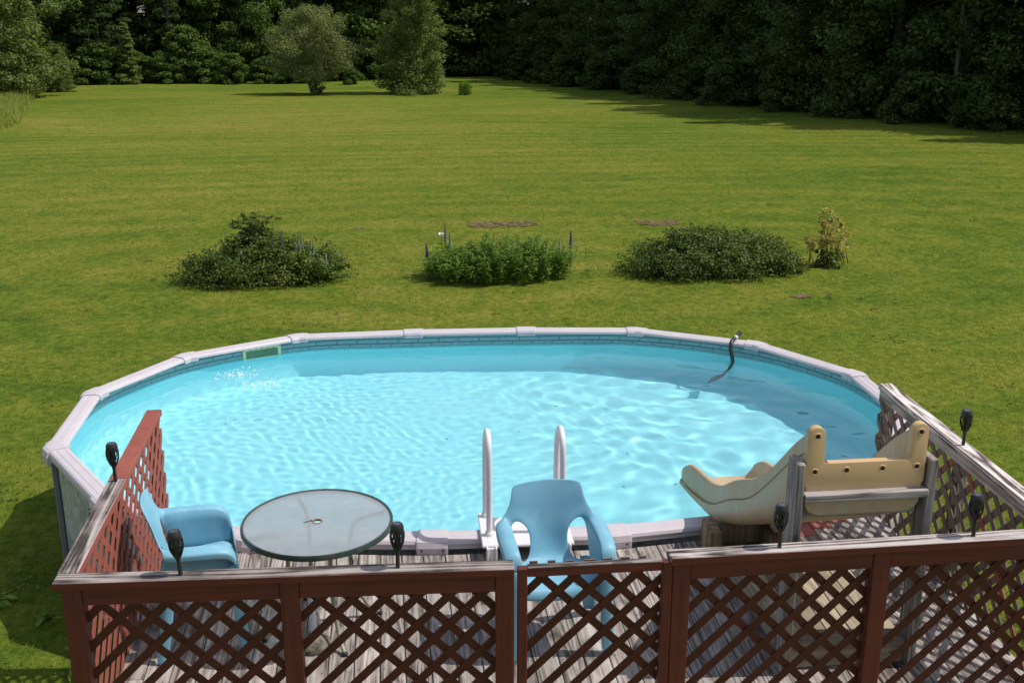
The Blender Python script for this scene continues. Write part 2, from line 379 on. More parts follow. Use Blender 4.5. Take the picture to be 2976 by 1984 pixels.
# ------------------------------------------------------------------ terrain
def gz(x, y):
    s = y-25.0
    return -0.04*(s+np.sqrt(s*s+36))/2 + 0.012
xs = np.concatenate([np.linspace(-400, -40, 19), np.linspace(-38, 42, 81), np.linspace(45, 400, 18)])
ys = np.concatenate([np.linspace(-120, -6, 12), np.linspace(-4, 110, 115), np.linspace(115, 500, 18)])
XX, YY = np.meshgrid(xs, ys)
ZZ = gz(XX, YY)+0.05*np.sin(XX*0.31+1.0)*np.sin(YY*0.17)*np.clip((YY-20)/20, 0, 1)
gi = np.arange(XX.size).reshape(XX.shape)
g = npmesh('ground', np.stack([XX, YY, ZZ], -1).reshape(-1, 3), np.stack([gi[:-1, :-1], gi[:-1, 1:], gi[1:, 1:], gi[1:, :-1]], -1).reshape(-1, 4), True)
tag(link('lawn', g, 'lawn'), kind='structure')
def G(x, y): return float(gz(x, y)+0.05*math.sin(x*0.31+1.0)*math.sin(y*0.17)*min(max((y-20)/20, 0), 1))

# ------------------------------------------------------------------ pool
VERT = [(-0.96, 11.28), (-2.0, 10.75), (-2.64, 9.78), (-2.64, 8.55), (-2.02, 7.52), (-0.98, 6.87), (0.22, 6.72), (1.41, 6.67),
        (2.57, 6.79), (3.62, 7.47), (4.25, 8.44), (4.25, 9.52), (3.62, 10.52), (2.53, 11.12), (1.39, 11.26), (0.22, 11.31)]
NV = len(VERT); PC = (0.8, 9.0)
def vnorm(i):
    """outward bisector scaled so that offset edges stay parallel"""
    a, b, c = (Vector(VERT[(i+k) % NV]) for k in (-1, 0, 1))
    d1 = (b-a).normalized(); d2 = (c-b).normalized()
    n1 = Vector((d1.y, -d1.x)); n2 = Vector((d2.y, -d2.x))
    if n1.dot(b-Vector(PC)) < 0: n1 = -n1
    if n2.dot(b-Vector(PC)) < 0: n2 = -n2
    m = (n1+n2).normalized(); return m/m.dot(n1), n1, n2, d1, d2
def outline(off, n=12):
    P = [Vector(VERT[i]) for i in range(NV)]; out = []
    for i in range(NV):
        a, b, c, d = P[i-1], P[i], P[(i+1) % NV], P[(i+2) % NV]
        for k in range(n):
            t = k/n
            out.append(0.5*((2*b)+(-a+c)*t+(2*a-5*b+4*c-d)*t*t+(-a+3*b-3*c+d)*t**3))
    m = len(out); res = []
    for i in range(m):
        t = (out[(i+1) % m]-out[i-1]).normalized(); nn = Vector((t.y, -t.x))
        if nn.dot(out[i]-Vector(PC)) < 0: nn = -nn
        res.append(out[i]+nn*off)
    return res
pool = empty('swimming_pool', (PC[0], PC[1], 0), 0, 'oval above-ground swimming pool with white rails beside the deck', 'pool')
def strip_mesh(name, curve, zs, mat, floor=None):
    n = len(curve); per = [0.0]
    for i in range(n): per.append(per[-1]+(curve[(i+1) % n]-curve[i]).length)
    bm = bmesh.new(); uvl = bm.loops.layers.uv.new('UVMap')
    rows = [[bm.verts.new((p.x-PC[0], p.y-PC[1], z)) for p in curve] for z in zs]
    for a in range(len(zs)-1):
        for i in range(n):
            j = (i+1) % n; f = bm.faces.new((rows[a][i], rows[a][j], rows[a+1][j], rows[a+1][i])); f.smooth = True
            for lp, uv in zip(f.loops, ((per[i], zs[a]), (per[i+1], zs[a]), (per[i+1], zs[a+1]), (per[i], zs[a+1]))): lp[uvl].uv = uv
    if floor is not None:
        c = bm.verts.new((0, 0, floor))
        ring2 = [bm.verts.new(((p.x-PC[0])*0.94, (p.y-PC[1])*0.94, floor)) for p in curve]
        for i in range(n):
            j = (i+1) % n
            for fv in ((rows[0][j], rows[0][i], ring2[i], ring2[j]), (ring2[j], ring2[i], c)):
                f = bm.faces.new(fv)
                for lp in f.loops: lp[uvl].uv = (lp.vert.co.x, lp.vert.co.y-50)
    me = bpy.data.meshes.new(name); bm.to_mesh(me); bm.free()
    return link(name, me, mat, pool)
strip_mesh('wall', outline(0.0), [0.0, 0.35, 0.7, ZR-0.04], 'wall')
liner = strip_mesh('liner', outline(-0.03), [0.10, 0.5, WZ-0.1, ZR-0.03], 'liner', floor=0.045)
liner.cycles.is_caustics_receiver = True
RAIL = [(0.072, -0.070), (0.080, -0.064), (0.080, -0.050), (0.075, -0.046), (0.080, -0.042), (0.084, -0.026), (0.074, -0.008), (0.060, 0.0), (0.030, 0.0015), (0.026, -0.002), (0.022, 0.0015),
        (-0.030, 0.0015), (-0.034, -0.002), (-0.038, 0.0015), (-0.062, -0.003), (-0.072, -0.012), (-0.076, -0.030), (-0.060, -0.034)]
CAP = [(0.085, -0.125), (0.104, -0.112), (0.106, -0.045), (0.092, -0.006), (0.066, 0.007), (0.03, 0.011), (-0.045, 0.011), (-0.074, 0.004), (-0.086, -0.014), (-0.086, -0.05), (-0.05, -0.055), (0.05, -0.07)]
for i in range(NV):
    j = (i+1) % NV; a, b = Vector(VERT[i]), Vector(VERT[j]); d = (b-a).normalized()
    na, nb = vnorm(i)[0], vnorm(j)[0]
    mb = MB(); rings = []
    for p, nn in ((a, na), (b, nb)):
        rings.append([(p.x+nn.x*o-PC[0], p.y+nn.y*o-PC[1], ZR+z) for o, z in RAIL])
    mb.loft(rings); mb.build('top_rail', 'resin', pool)
for i in range(NV):
    p = Vector(VERT[i]); nb, n1, n2, d1, d2 = vnorm(i); L = 0.098
    mb = MB(); rings = []
    for q, nn, sc_ in ((p-d1*L, n1, 0.97), (p-d1*(L-0.012), n1, 1.0), (p, nb, 1.0), (p+d2*(L-0.012), n2, 1.0), (p+d2*L, n2, 0.97)):
        rings.append([(q.x+nn.x*o*sc_-PC[0], q.y+nn.y*o*sc_-PC[1], ZR+z*sc_) for o, z in CAP])
    mb.loft(rings); cap = mb.build('rail_cap', 'resin', pool)
    m = (n1+n2).normalized(); tx = Vector((-m.y, m.x))
    mb = MB()
    for s_ in (-0.07, 0.07):
        for zz in (-0.06, -0.098):
            c0 = p+m*0.104+tx*s_
            mb.tube([(c0.x-PC[0], c0.y-PC[1], ZR+zz), (c0.x+m.x*0.006-PC[0], c0.y+m.y*0.006-PC[1], ZR+zz)], 0.007, 6)
    mb.build('screw', 'black', cap)
    mb = MB(); mt = Matrix.Translation((p.x-PC[0], p.y-PC[1], 0)) @ Matrix(((tx.x, m.x, 0, 0), (tx.y, m.y, 0, 0), (0, 0, 1, 0), (0, 0, 0, 1)))
    mb.box(-0.055, 0.055, 0.004, 0.05, 0.0, ZR-0.072, mt); mb.build('upright', 'steel', pool, bevel=0.01)

# skimmer mouth in the wall
oc = outline(-0.03); sk = min(oc, key=lambda p: (p-Vector((-1.30, 11.10))).length); k = oc.index(sk)
tx = (oc[(k+1) % len(oc)]-oc[k-1]).normalized()
if tx.x < 0: tx = -tx
ny = Vector((tx.y, -tx.x))                                   # towards the water
mt = Matrix.Translation((sk.x-PC[0], sk.y-PC[1], 0)) @ Matrix(((tx.x, ny.x, 0, 0), (tx.y, ny.y, 0, 0), (0, 0, 1, 0), (0, 0, 0, 1)))
mb = MB(); z0, z1 = 0.855, 1.018
mb.box(-0.195, 0.195, 0.010, 0.026, z1-0.026, z1, mt).box(-0.195, 0.195, 0.010, 0.026, z0, z0+0.02, mt)
mb.box(-0.195, -0.165, 0.010, 0.026, z0+0.02, z1-0.026, mt).box(0.165, 0.195, 0.010, 0.026, z0+0.02, z1-0.026, mt)
skm = mb.build('skimmer', 'skim', pool)
mb = MB().box(-0.165, 0.165, 0.0085, 0.012, z0+0.02, z1-0.026, mt); mb.build('flap', 'skim_in', skm)
for q in range(7):
    mb = MB(); x = -0.18+q*0.06; mb.tube([mt @ Vector((x, 0.026, z1-0.013)), mt @ Vector((x, 0.029, z1-0.013))], 0.005, 6); mb.build('screw', 'black', skm)

# water: rippled surface, driven by a return jet at the far left
rng = np.random.default_rng(5)
oc = outline(-0.015, 34); B = np.array([(p.x, p.y) for p in oc]); NT_ = len(B); NR_ = 200
rr = np.linspace(0.0, 1.0, NR_+1)[1:]**0.85
PX = PC[0]+rr[:, None]*(B[None, :, 0]-PC[0]); PY = PC[1]+rr[:, None]*(B[None, :, 1]-PC[1])
def waves(x, y):
    z = np.zeros_like(x)
    wx = x+0.10*np.sin(1.9*y+0.6)+0.07*np.sin(2.7*x+1.3*y); wy = y+0.10*np.sin(1.7*x+1.1)+0.06*np.sin(2.3*y-1.1*x)
    jet = np.clip(1.35-np.hypot(x+1.35, y-10.2)/3.4, 0.0, 1.0)+0.35*np.clip((0.9-x)/2.2, 0, 1)
    calm = 0.03+0.66*np.clip((x-0.7)/1.8, 0, 1)                 # the churned half scatters the light evenly
    for i in range(44):
        lam = 10**rng.uniform(math.log10(0.16), math.log10(0.62)); a = rng.normal(2.3, 1.2); kk = 2*math.pi/lam; ph = rng.uniform(0, 6.28)
        z += 0.00185*lam*calm*np.sin(kk*(wx*math.cos(a)+wy*math.sin(a))+ph)
    for i in range(8):
        lam = rng.uniform(0.9, 1.8); a = rng.normal(2.3, 0.9); kk = 2*math.pi/lam
        z += 0.0005*lam*np.sin(kk*(wx*math.cos(a)+wy*math.sin(a))+rng.uniform(0, 6.28))
    for i in range(36):
        lam = 10**rng.uniform(math.log10(0.085), math.log10(0.16)); a = rng.uniform(0, 6.28); kk = 2*math.pi/lam; ph = rng.uniform(0, 6.28)
        z += 0.00045*lam*(0.12+jet)*np.sin(kk*(wx*math.cos(a)+wy*math.sin(a))+ph)
    return z
PZ = WZ+waves(PX, PY)
V = np.concatenate([np.stack([PX-PC[0], PY-PC[1], PZ], -1).reshape(-1, 3), [[0, 0, float(PZ[0].mean())]]])
ii = np.arange(NR_*NT_).reshape(NR_, NT_); jj = np.roll(ii, -1, 1)
Q = np.stack([ii[:-1], ii[1:], jj[1:], jj[:-1]], -1).reshape(-1, 4)
tri = np.stack([np.full(NT_, NR_*NT_), ii[0], jj[0], jj[0]], -1)
me = npmesh('water', V, Q, True)
bm = bmesh.new(); bm.from_mesh(me); bm.verts.ensure_lookup_table()
for q in range(NT_):
    f = bm.faces.new((bm.verts[NR_*NT_], bm.verts[int(ii[0][q])], bm.verts[int(jj[0][q])])); f.smooth = True
bmesh.ops.recalc_face_normals(bm, faces=bm.faces); bm.to_mesh(me); bm.free()
if me.polygons[0].normal.z < 0: me.flip_normals()
wo = link('pool_water', me, 'water'); wo.location = (PC[0], PC[1], 0); tag(wo, kind='structure'); wo.cycles.is_caustics_caster = True

# a few leaves sunk on the pool floor
mb = MB(); rs = random.Random(17)
for q in range(15):
    x, y = rs.uniform(0.3, 3.4), rs.uniform(7.6, 10.2); a = rs.uniform(0, 6.28); L = rs.uniform(0.008, 0.020); c, s_ = math.cos(a)*L, math.sin(a)*L
    mb.add([(x-c, y-s_, 0.048), (x-s_*0.4, y+c*0.4, 0.052), (x+c, y+s_, 0.050), (x+s_*0.4, y-c*0.4, 0.05)], [(0, 1, 2, 3)])
tag(mb.build('sunken_leaves', 'litter'), 'scattered dark leaf bits lying on the pool floor', 'leaves', kind='stuff')
# splash of the return jet
mb = MB(); rs = random.Random(3)
for q in range(150):
    a = rs.gauss(0, 1); b = rs.gauss(0, 1); k = rs.random()
    cx, cy = (-1.50, 10.48) if k < 0.55 else (-1.26, 10.17)
    x, y = cx+a*0.10+b*0.05, cy+b*0.06-a*0.03; z = WZ+abs(rs.gauss(0, 0.018))+0.004; r = rs.uniform(0.003, 0.011)
    mb.add([(x+r, y, z), (x-r, y, z), (x, y+r, z), (x, y-r, z), (x, y, z+r*1.3), (x, y, z-r)], [(0, 2, 4), (2, 1, 4), (1, 3, 4), (3, 0, 4), (2, 0, 5), (1, 2, 5), (3, 1, 5), (0, 3, 5)])
tag(mb.build('splash', 'foam', smooth=True), 'white splash of bubbling water by the skimmer', 'splash', kind='stuff')

# ------------------------------------------------------------------ hose over the far rail
h = empty('pool_hose', (3.5, 10.6, ZR), 0, 'black hose with grey float hung over the far white pool rail', 'hose')
p0 = Vector((3.40, 10.56, ZR+0.03))
MB().tube(smoothpts([(3.50, 10.70, ZR+0.050), (3.46, 10.64, ZR+0.045), (3.40, 10.56, ZR+0.03)], 4), 0.019, 8).build('hose_end', 'hose', h, True, world=True)
MB().tube([(3.515, 10.72, ZR+0.052), (3.497, 10.695, ZR+0.05)], 0.023, 10).build('end_ring', 'hose', h, True, world=True)
MB().tube([(3.445, 10.615, ZR+0.042), (3.425, 10.59, ZR+0.036)], 0.022, 10).build('clamp', 'chrome', h, True, world=True)
MB().tube(smoothpts([(3.40, 10.56, ZR+0.03), (3.375, 10.525, ZR+0.028), (3.355, 10.49, ZR+0.0), (3.35, 10.48, ZR-0.035)], 4), 0.021, 8).build('elbow', 'hose', h, True, world=True)
MB().tube(smoothpts([(3.35, 10.48, ZR-0.03), (3.36, 10.47, ZR-0.09), (3.37, 10.46, WZ), (3.37, 10.46, WZ-0.12), (3.34, 10.44, WZ-0.24)], 5), 0.020, 8).build('hose_drop', 'hose', h, True, world=True)
MB().tube(smoothpts([(3.34, 10.44, WZ-0.24), (3.30, 10.42, WZ-0.33), (3.26, 10.39, WZ-0.38)], 5), [0.018]*5+[0.013]*6, 8).build('hose_neck', 'hosegrey', h, True, world=True)
fl = smoothpts([(3.27, 10.395, WZ-0.375), (3.23, 10.37, WZ-0.395), (3.18, 10.33, WZ-0.41), (3.13, 10.29, WZ-0.42), (3.11, 10.275, WZ-0.425)], 4)
MB().tube(fl, [0.012+0.030*math.sin(math.pi*min(1, (k+0.3)/(len(fl)-0.4))) for k in range(len(fl))], 10).build('float', 'hosegrey', h, True, world=True)
MB().tube([(3.12, 10.28, WZ-0.42), (3.07, 10.24, WZ-0.43), (3.02, 10.21, WZ-0.44)], [0.010, 0.008, 0.004], 6).build('tail', 'hose', h, True, world=True)

# ------------------------------------------------------------------ pool ladder
ld = empty('pool_ladder', (0.82, 6.7, ZR), 0, 'white pool ladder with two arched handrails clamped on the near pool rail', 'ladder')
for u in (0.583, 1.058):
    pts = [(u, 6.615, ZR-0.02), (u, 6.615, ZR+0.3), (u, 6.62, ZR+0.56), (u, 6.645, ZR+0.655), (u, 6.70, ZR+0.70), (u, 6.755, ZR+0.70), (u, 6.82, ZR+0.655), (u, 6.865, ZR+0.56), (u, 6.885, ZR+0.3), (u, 6.89, ZR), (u, 6.90, 0.2)]
    MB().tube(smoothpts(pts, 5), 0.0205, 12).build('handrail', 'white', ld, True, world=True)
    for v in (6.615, 6.888):
        MB().lathe([(0.031, 0), (0.031, 0.012), (0.026, 0.026), (0.022, 0.03)], 14, (u, v, ZR+0.032)).build('collar', 'white', ld, True, auto=40, world=True)
    mb = MB().box(u-0.034, u-0.022, 6.43, 6.468, ZR-0.075, ZR+0.03).box(u+0.022, u+0.034, 6.43, 6.468, ZR-0.075, ZR+0.03).box(u-0.022, u+0.022, 6.452, 6.468, ZR-0.072, ZR+0.02)
    br = mb.build('bracket', 'white', ld, bevel=0.003, world=True)
    for bx, bz in ((-0.008, -0.02), (0.010, -0.02), (-0.008, -0.05), (0.010, -0.05)):
        MB().tube([(u+bx, 6.452, ZR+bz), (u+bx, 6.447, ZR+bz)], 0.006, 6).build('bolt', 'black', br, world=True)
MB().prism([(0.525, 6.47), (1.115, 6.455), (1.115, 6.52), (1.12, 6.93), (1.03, 6.935), (1.00, 6.86), (0.64, 6.865), (0.61, 6.945), (0.535, 6.95), (0.53, 6.85)],
           lambda x, y: (x, y, ZR+0.012), lambda x, y: (x, y, ZR+0.034)).build('platform', 'white', ld, bevel=0.006, world=True)
for zz in (0.70, 0.45, 0.22):
    MB().box(0.59, 1.05, 6.87, 6.99, zz-0.02, zz).build('step', 'white', ld, bevel=0.006, world=True)

# ------------------------------------------------------------------ deck
NEARPTS = [(-2.02, 7.52), (-0.98, 6.87), (0.22, 6.72), (1.41, 6.67), (2.57, 6.79), (3.62, 7.47)]
def near_v(u):
    for (a, b), (c, d) in zip(NEARPTS, NEARPTS[1:]):
        if a <= u <= c: return b+(d-b)*(u-a)/(c-a)
    return 7.0
deck = empty('deck', (0.9, 5.8, 0), 0, 'weathered grey board deck between the lattice railings and the pool', 'deck')
u = -1.515; rs = random.Random(11)
while u < 3.29:
    w = 0.1385; u1 = u+w
    vb = min(near_v(u+0.01), near_v(u1-0.01))-0.115; v0 = 4.70+rs.uniform(-0.008, 0.008)
    e0 = near_v(u)-0.115; e1 = near_v(u1)-0.115
    zt = ZD+rs.uniform(-0.0025, 0.0025)
    pieces = [(v0, None, 'deck')]
    if u > 2.2: pieces = [(v0, min(e0, e1)-0.13, 'deck'), (min(e0, e1)-0.126, None, 'redlit')]
    if u < -1.45: pieces = [(v0, 5.4, 'deck'), (5.404, None, 'deck')]
    for a, b, m in pieces:
        cy = (a+(b if b else e0))/2; mb = MB()
        y1, y2 = (b, b) if b else (e0, e1)
        pl = [(u+0.0025, a), (u1-0.0025, a), (u1-0.0025, y2), (u+0.0025, y1)]
        mb.prism([(x-u, y-cy) for x, y in pl], lambda x, y: (x, y, -0.028), lambda x, y: (x, y, 0.0))
        o = mb.build('board', m, deck, bevel=0.0035); o.location = (u-0.9, cy-5.8, zt)
    u = u1+0.0005
rs = random.Random(2)
mb = MB()
u = -1.515
while u < 3.29:
    for v in (4.95, 5.35, 5.75, 6.15, 6.5):
        for q in (0.03, 0.108):
            x, y = u+q+rs.uniform(-.006, .006), v+rs.uniform(-.012, .012)
            mb.add([(x+0.0045*math.cos(t*1.047), y+0.0045*math.sin(t*1.047), ZD+0.0042) for t in range(6)], [tuple(range(6))])
    u += 0.139
nl = mb.build('nail_heads', 'black', deck, world=True); nl['kind'] = 'stuff'
for y in (4.76, 5.4, 6.1, 6.48):
    MB().box(-1.50, 3.27, y, y+0.038, ZD-0.17, ZD-0.032).build('joist', 'brownblock', deck, world=True)
for x in (-1.45, 0.9, 3.2):
    for y in (4.80, 6.40):
        MB().box(x, x+0.09, y, y+0.09, -0.02, ZD-0.032).build('post', 'brownblock', deck, world=True)

# ------------------------------------------------------------------ lattice fences
def clip(poly, x0, x1, z0, z1):
    for axis, val, keep in ((0, x0, 1), (0, x1, -1), (1, z0, 1), (1, z1, -1)):
        out = []
        for i in range(len(poly)):
            a, b = poly[i-1], poly[i]; ia = (a[axis]-val)*keep >= 0; ib = (b[axis]-val)*keep >= 0
            if ia != ib:
                t = (val-a[axis])/(b[axis]-a[axis]); out.append((a[0]+(b[0]-a[0])*t, a[1]+(b[1]-a[1])*t))
            if ib: out.append(b)
        poly = out
        if len(poly) < 3: return []
    return poly
def lattice(parent, x0, x1, z0, z1, y, mat, seed, front=1, pitch=0.153, w=0.040, th=0.0075, odd=None):
    """two layers of diagonal strips, each strip its own piece"""
    rs = random.Random(seed); hw = w/math.sqrt(2); H = z1-z0
    for layer, slope in ((0, front), (1, -front)):
        n = int((x1-x0+H)/pitch)+2; off = rs.uniform(0, pitch)
        for i in range(n):
            c = x0-(H if slope > 0 else 0)+off+(i-0.5)*pitch+rs.uniform(-0.003, 0.003)
            lo, hi = (c, c+H) if slope > 0 else (c+H, c)
            if slope < 0: lo, hi = c+H-0.0, c
            poly = [(lo-hw, z0), (lo+hw, z0), (hi+hw, z1), (hi-hw, z1)]
            p = clip(poly, x0, x1, z0, z1)
            if len(p) < 3: continue
            area = 0.5*abs(sum(p[k-1][0]*p[k][1]-p[k][0]*p[k-1][1] for k in range(len(p))))
            if area < 0.0006: continue
            ya = y+layer*(th+0.0006)
            mm = odd[0] if (odd and rs.random() < odd[1]) else mat
            MB().prism(p, lambda a, b: (a, ya, b), lambda a, b: (a, ya+th, b)).build('lattice_strip', mm, parent)
def board(parent, name, mat, x0, x1, y0, y1, z0, z1, bev=0.003):
    cx, cy, cz = (x0+x1)/2, (y0+y1)/2, (z0+z1)/2
    o = MB().box(x0-cx, x1-cx, y0-cy, y1-cy, z0-cz, z1-cz).build(name, mat, parent, bevel=bev); o.location = (cx, cy, cz); return o

# front railing, long section with the mitred corner
a0 = math.atan2(4.735-4.83, 0.535+1.59); FL = empty('lattice_railing', (-1.59, 4.83, 0), a0, 'dark red lattice railing section at the corner with a weathered grey cap', 'railing')
LF = 2.127
board(FL, 'cap_rail', 'cap_x', 0, LF, 0.0, 0.092, ZF-0.038, ZF, 0.004)
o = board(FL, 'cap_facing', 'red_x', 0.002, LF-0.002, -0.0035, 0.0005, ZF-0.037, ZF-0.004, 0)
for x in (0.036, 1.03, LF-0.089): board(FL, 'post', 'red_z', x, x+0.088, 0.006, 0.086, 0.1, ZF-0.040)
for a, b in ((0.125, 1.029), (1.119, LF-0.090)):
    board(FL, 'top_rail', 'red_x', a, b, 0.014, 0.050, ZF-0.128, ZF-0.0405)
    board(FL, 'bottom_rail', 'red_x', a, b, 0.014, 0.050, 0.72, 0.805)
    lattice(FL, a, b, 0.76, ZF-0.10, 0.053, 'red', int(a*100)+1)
# gate
GT = empty('lattice_gate', (0.552, 4.748, 0), R(-0.6), 'low dark red lattice gate hung between two railing posts', 'gate')
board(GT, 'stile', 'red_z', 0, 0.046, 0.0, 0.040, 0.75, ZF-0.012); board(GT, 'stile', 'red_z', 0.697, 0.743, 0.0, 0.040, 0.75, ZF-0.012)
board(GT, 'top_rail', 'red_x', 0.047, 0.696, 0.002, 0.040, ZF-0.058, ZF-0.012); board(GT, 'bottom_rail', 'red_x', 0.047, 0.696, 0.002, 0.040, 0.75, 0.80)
board(GT, 'rail_top', 'cap_x', 0.047, 0.696, 0.0015, 0.0405, ZF-0.0125, ZF-0.007, 0.001)
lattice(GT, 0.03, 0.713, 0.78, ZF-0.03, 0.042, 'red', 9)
rs = random.Random(8)
for q in range(7): board(GT, 'strip_end', 'brown', 0.06+q*0.088, 0.095+q*0.088+rs.uniform(0, 0.02), 0.046, 0.054, ZF-0.05, ZF-0.004+rs.uniform(0, 0.006), 0.001)
# front railing beyond the gate
FR = empty('lattice_railing', (1.287, 4.738, 0), R(0.5), 'dark red lattice railing with a bleached cap in front of the slide', 'railing')
LR = 2.115
board(FR, 'cap_rail', 'cap_r', 0, LR, 0.0, 0.092, ZF-0.030, ZF+0.008, 0.004)
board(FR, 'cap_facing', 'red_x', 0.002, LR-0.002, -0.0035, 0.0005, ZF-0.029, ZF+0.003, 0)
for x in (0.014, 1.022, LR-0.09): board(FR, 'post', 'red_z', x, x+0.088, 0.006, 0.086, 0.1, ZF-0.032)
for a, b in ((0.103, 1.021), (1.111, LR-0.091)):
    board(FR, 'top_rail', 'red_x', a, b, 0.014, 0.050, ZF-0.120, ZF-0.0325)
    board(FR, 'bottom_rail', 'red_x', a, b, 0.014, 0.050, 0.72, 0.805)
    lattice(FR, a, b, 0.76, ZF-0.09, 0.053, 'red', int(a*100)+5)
# side railing, half repainted, running out to the pool
SL = empty('lattice_railing', (-1.495, 4.925, 0), R(90), 'bright red lattice railing behind the blue chair, cap half repainted', 'railing')
LL = 2.14
board(SL, 'cap_rail', 'cap_x', 0.0, 1.06, 0.0, 0.095, ZF-0.038, ZF, 0.004)
board(SL, 'cap_rail', 'redlit', 1.062, LL, 0.0, 0.095, ZF-0.038, ZF, 0.004)
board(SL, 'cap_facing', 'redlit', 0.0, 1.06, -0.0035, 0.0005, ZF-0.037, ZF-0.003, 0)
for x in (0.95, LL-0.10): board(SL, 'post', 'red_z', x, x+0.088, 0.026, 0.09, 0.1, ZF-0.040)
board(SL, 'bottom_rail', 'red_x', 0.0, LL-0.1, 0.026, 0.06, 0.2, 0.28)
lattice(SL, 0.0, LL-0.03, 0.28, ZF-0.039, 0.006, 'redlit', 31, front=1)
# weathered side railing beside the slide
SR = empty('lattice_railing', (3.405, 4.86, 0), R(90), 'unpainted brown lattice railing with a grey cap beside the slide', 'railing')
LS = 2.17
board(SR, 'cap_rail', 'cap_r', 0.0, LS, 0.0, 0.097, ZF-0.038, ZF, 0.004)
board(SR, 'top_rail', 'grey_x', 0.0, LS-0.02, 0.066, 0.092, ZF-0.10, ZF-0.0385)
for x in (1.05, LS-0.10): board(SR, 'post', 'grey_z', x, x+0.088, 0.006, 0.06, 0.1, ZF-0.040)
lattice(SR, 0.0, LS-0.01, 0.25, ZF-0.06, 0.070, 'brown', 44, front=-1, odd=('redlit', 0.08))

# ------------------------------------------------------------------ solar torches
def torch(loc, rz, label, tilt=(0, 0)):
    t = empty('solar_torch', loc, rz, label, 'garden torch', 'solar torches on the railing caps')
    t.rotation_euler = (tilt[0], tilt[1], rz); t.scale = (0.87, 0.87, 0.95)
    MB().lathe([(0.0115, -0.001), (0.0115, 0.055), (0.0105, 0.058), (0.0105, 0.075), (0.016, 0.10)], 12).build('stake', 'black', t, True, auto=40)
    prof = [(0.016, 0.098), (0.026, 0.118), (0.035, 0.14), (0.0392, 0.162), (0.0385, 0.184), (0.036, 0.200)]
    def pr(z):
        for (a, b), (c, d) in zip(prof, prof[1:]):
            if b <= z <= d: return a+(c-a)*(z-b)/(d-b)
        return prof[-1][0]
    mb = MB()
    zs = [0.098+k*(0.102/7) for k in range(8)]
    for sgn in (1, -1):
        for q in range(10):
            pts = [(pr(z)*math.cos(2*math.pi*q/10+sgn*(z-0.098)*10.5), pr(z)*math.sin(2*math.pi*q/10+sgn*(z-0.098)*10.5), z) for z in zs]
            mb.tube(pts, 0.0029, 4, False)
    mb.build('cage', 'black', t)
    MB().lathe([(0.010, 0.09), (0.016, 0.12), (0.018, 0.16), (0.020, 0.199)], 12).build('lamp_core', 'black', t, True)
    for q in range(3):
        a = 2*math.pi*q/3+0.5; mb = MB()
        rings = [[(pr(z)*1.02*math.cos(a+s_*0.26), pr(z)*1.02*math.sin(a+s_*0.26), z) for s_ in (-1, 0, 1)]+[(pr(z)*0.94*math.cos(a+s_*0.26), pr(z)*0.94*math.sin(a+s_*0.26), z) for s_ in (1, 0, -1)] for z in zs]
        mb.loft(rings).build('rib', 'black', t)
    MB().lathe([(0.036, 0.198), (0.0375, 0.202), (0.035, 0.226), (0.030, 0.236), (0.029, 0.2385)], 20).build('lid', 'black', t, True, auto=35)
    MB().box(-0.018, 0.018, -0.018, 0.018, 0.2385, 0.240).build('solar_panel', 'solar', t)
    return t
TP = [((-1.014, 4.848), 0.2, 'black solar torch on the corner railing cap in front of the chair seat', (0.0, -0.05)),
      ((-0.010, 4.806), 0.9, 'black solar torch on the railing cap in front of the glass table', (0.0, 0.02)),
      ((-1.545, 5.955), 1.7, 'black solar torch where the cap changes from grey to red paint', (0.0, -0.03)),
      ((1.836, 4.788), 2.6, 'black solar torch on the bleached cap in front of the slide chute', (0.0, 0.02)),
      ((2.830, 4.797), 3.3, 'black solar torch on the bleached cap to the side of the slide posts', (0.0, 0.03)),
      ((3.357, 5.93), 4.1, 'black solar torch on the grey cap of the brown lattice railing', (0.0, 0.07))]
for (x, y), rz, lab, tl in TP: torch((x, y, ZF+(0.008 if 1.5 < x < 3.2 else 0)), rz, lab, tl)

# ------------------------------------------------------------------ glass table
TB = empty('patio_table', (-0.449, 5.815, ZD), R(3), 'round frosted glass patio table with green metal rim beside the chairs', 'table')
HT = 0.672; RT = 0.420
ang = [2*math.pi*k/64 for k in range(64)]
mb = MB(); rings = []
for r, z in ((RT-0.016, HT-0.001), (RT-0.004, HT+0.003), (RT, HT-0.004), (RT, HT-0.027), (RT-0.006, HT-0.031), (RT-0.018, HT-0.027), (RT-0.016, HT-0.010)):
    rings.append([(r*math.cos(a), r*math.sin(a), z) for a in ang])
rings.append(rings[0]); mb.loft(rings, True, False).build('rim', 'green', TB, True, auto=50)
mb = MB(); rings = []
for r, z in ((0.024, HT-0.008), (RT-0.0165, HT-0.008), (RT-0.0165, HT-0.003), (0.024, HT-0.003), (0.024, HT-0.008)):
    rings.append([(r*math.cos(a), r*math.sin(a), z) for a in ang])
mb.loft(rings, True, False).build('glass_top', 'glass', TB, True, auto=40)
mb = MB(); rings = []
for r, z in ((0.0235, HT-0.012), (0.0235, HT-0.001), (0.030, HT-0.001), (0.030, HT-0.0025), (0.0265, HT-0.0025), (0.0265, HT-0.012), (0.0235, HT-0.012)):
    rings.append([(r*math.cos(a), r*math.sin(a), z) for a in ang[::2]])
mb.loft(rings, True, False).build('umbrella_ring', 'rust', TB, True, auto=40)
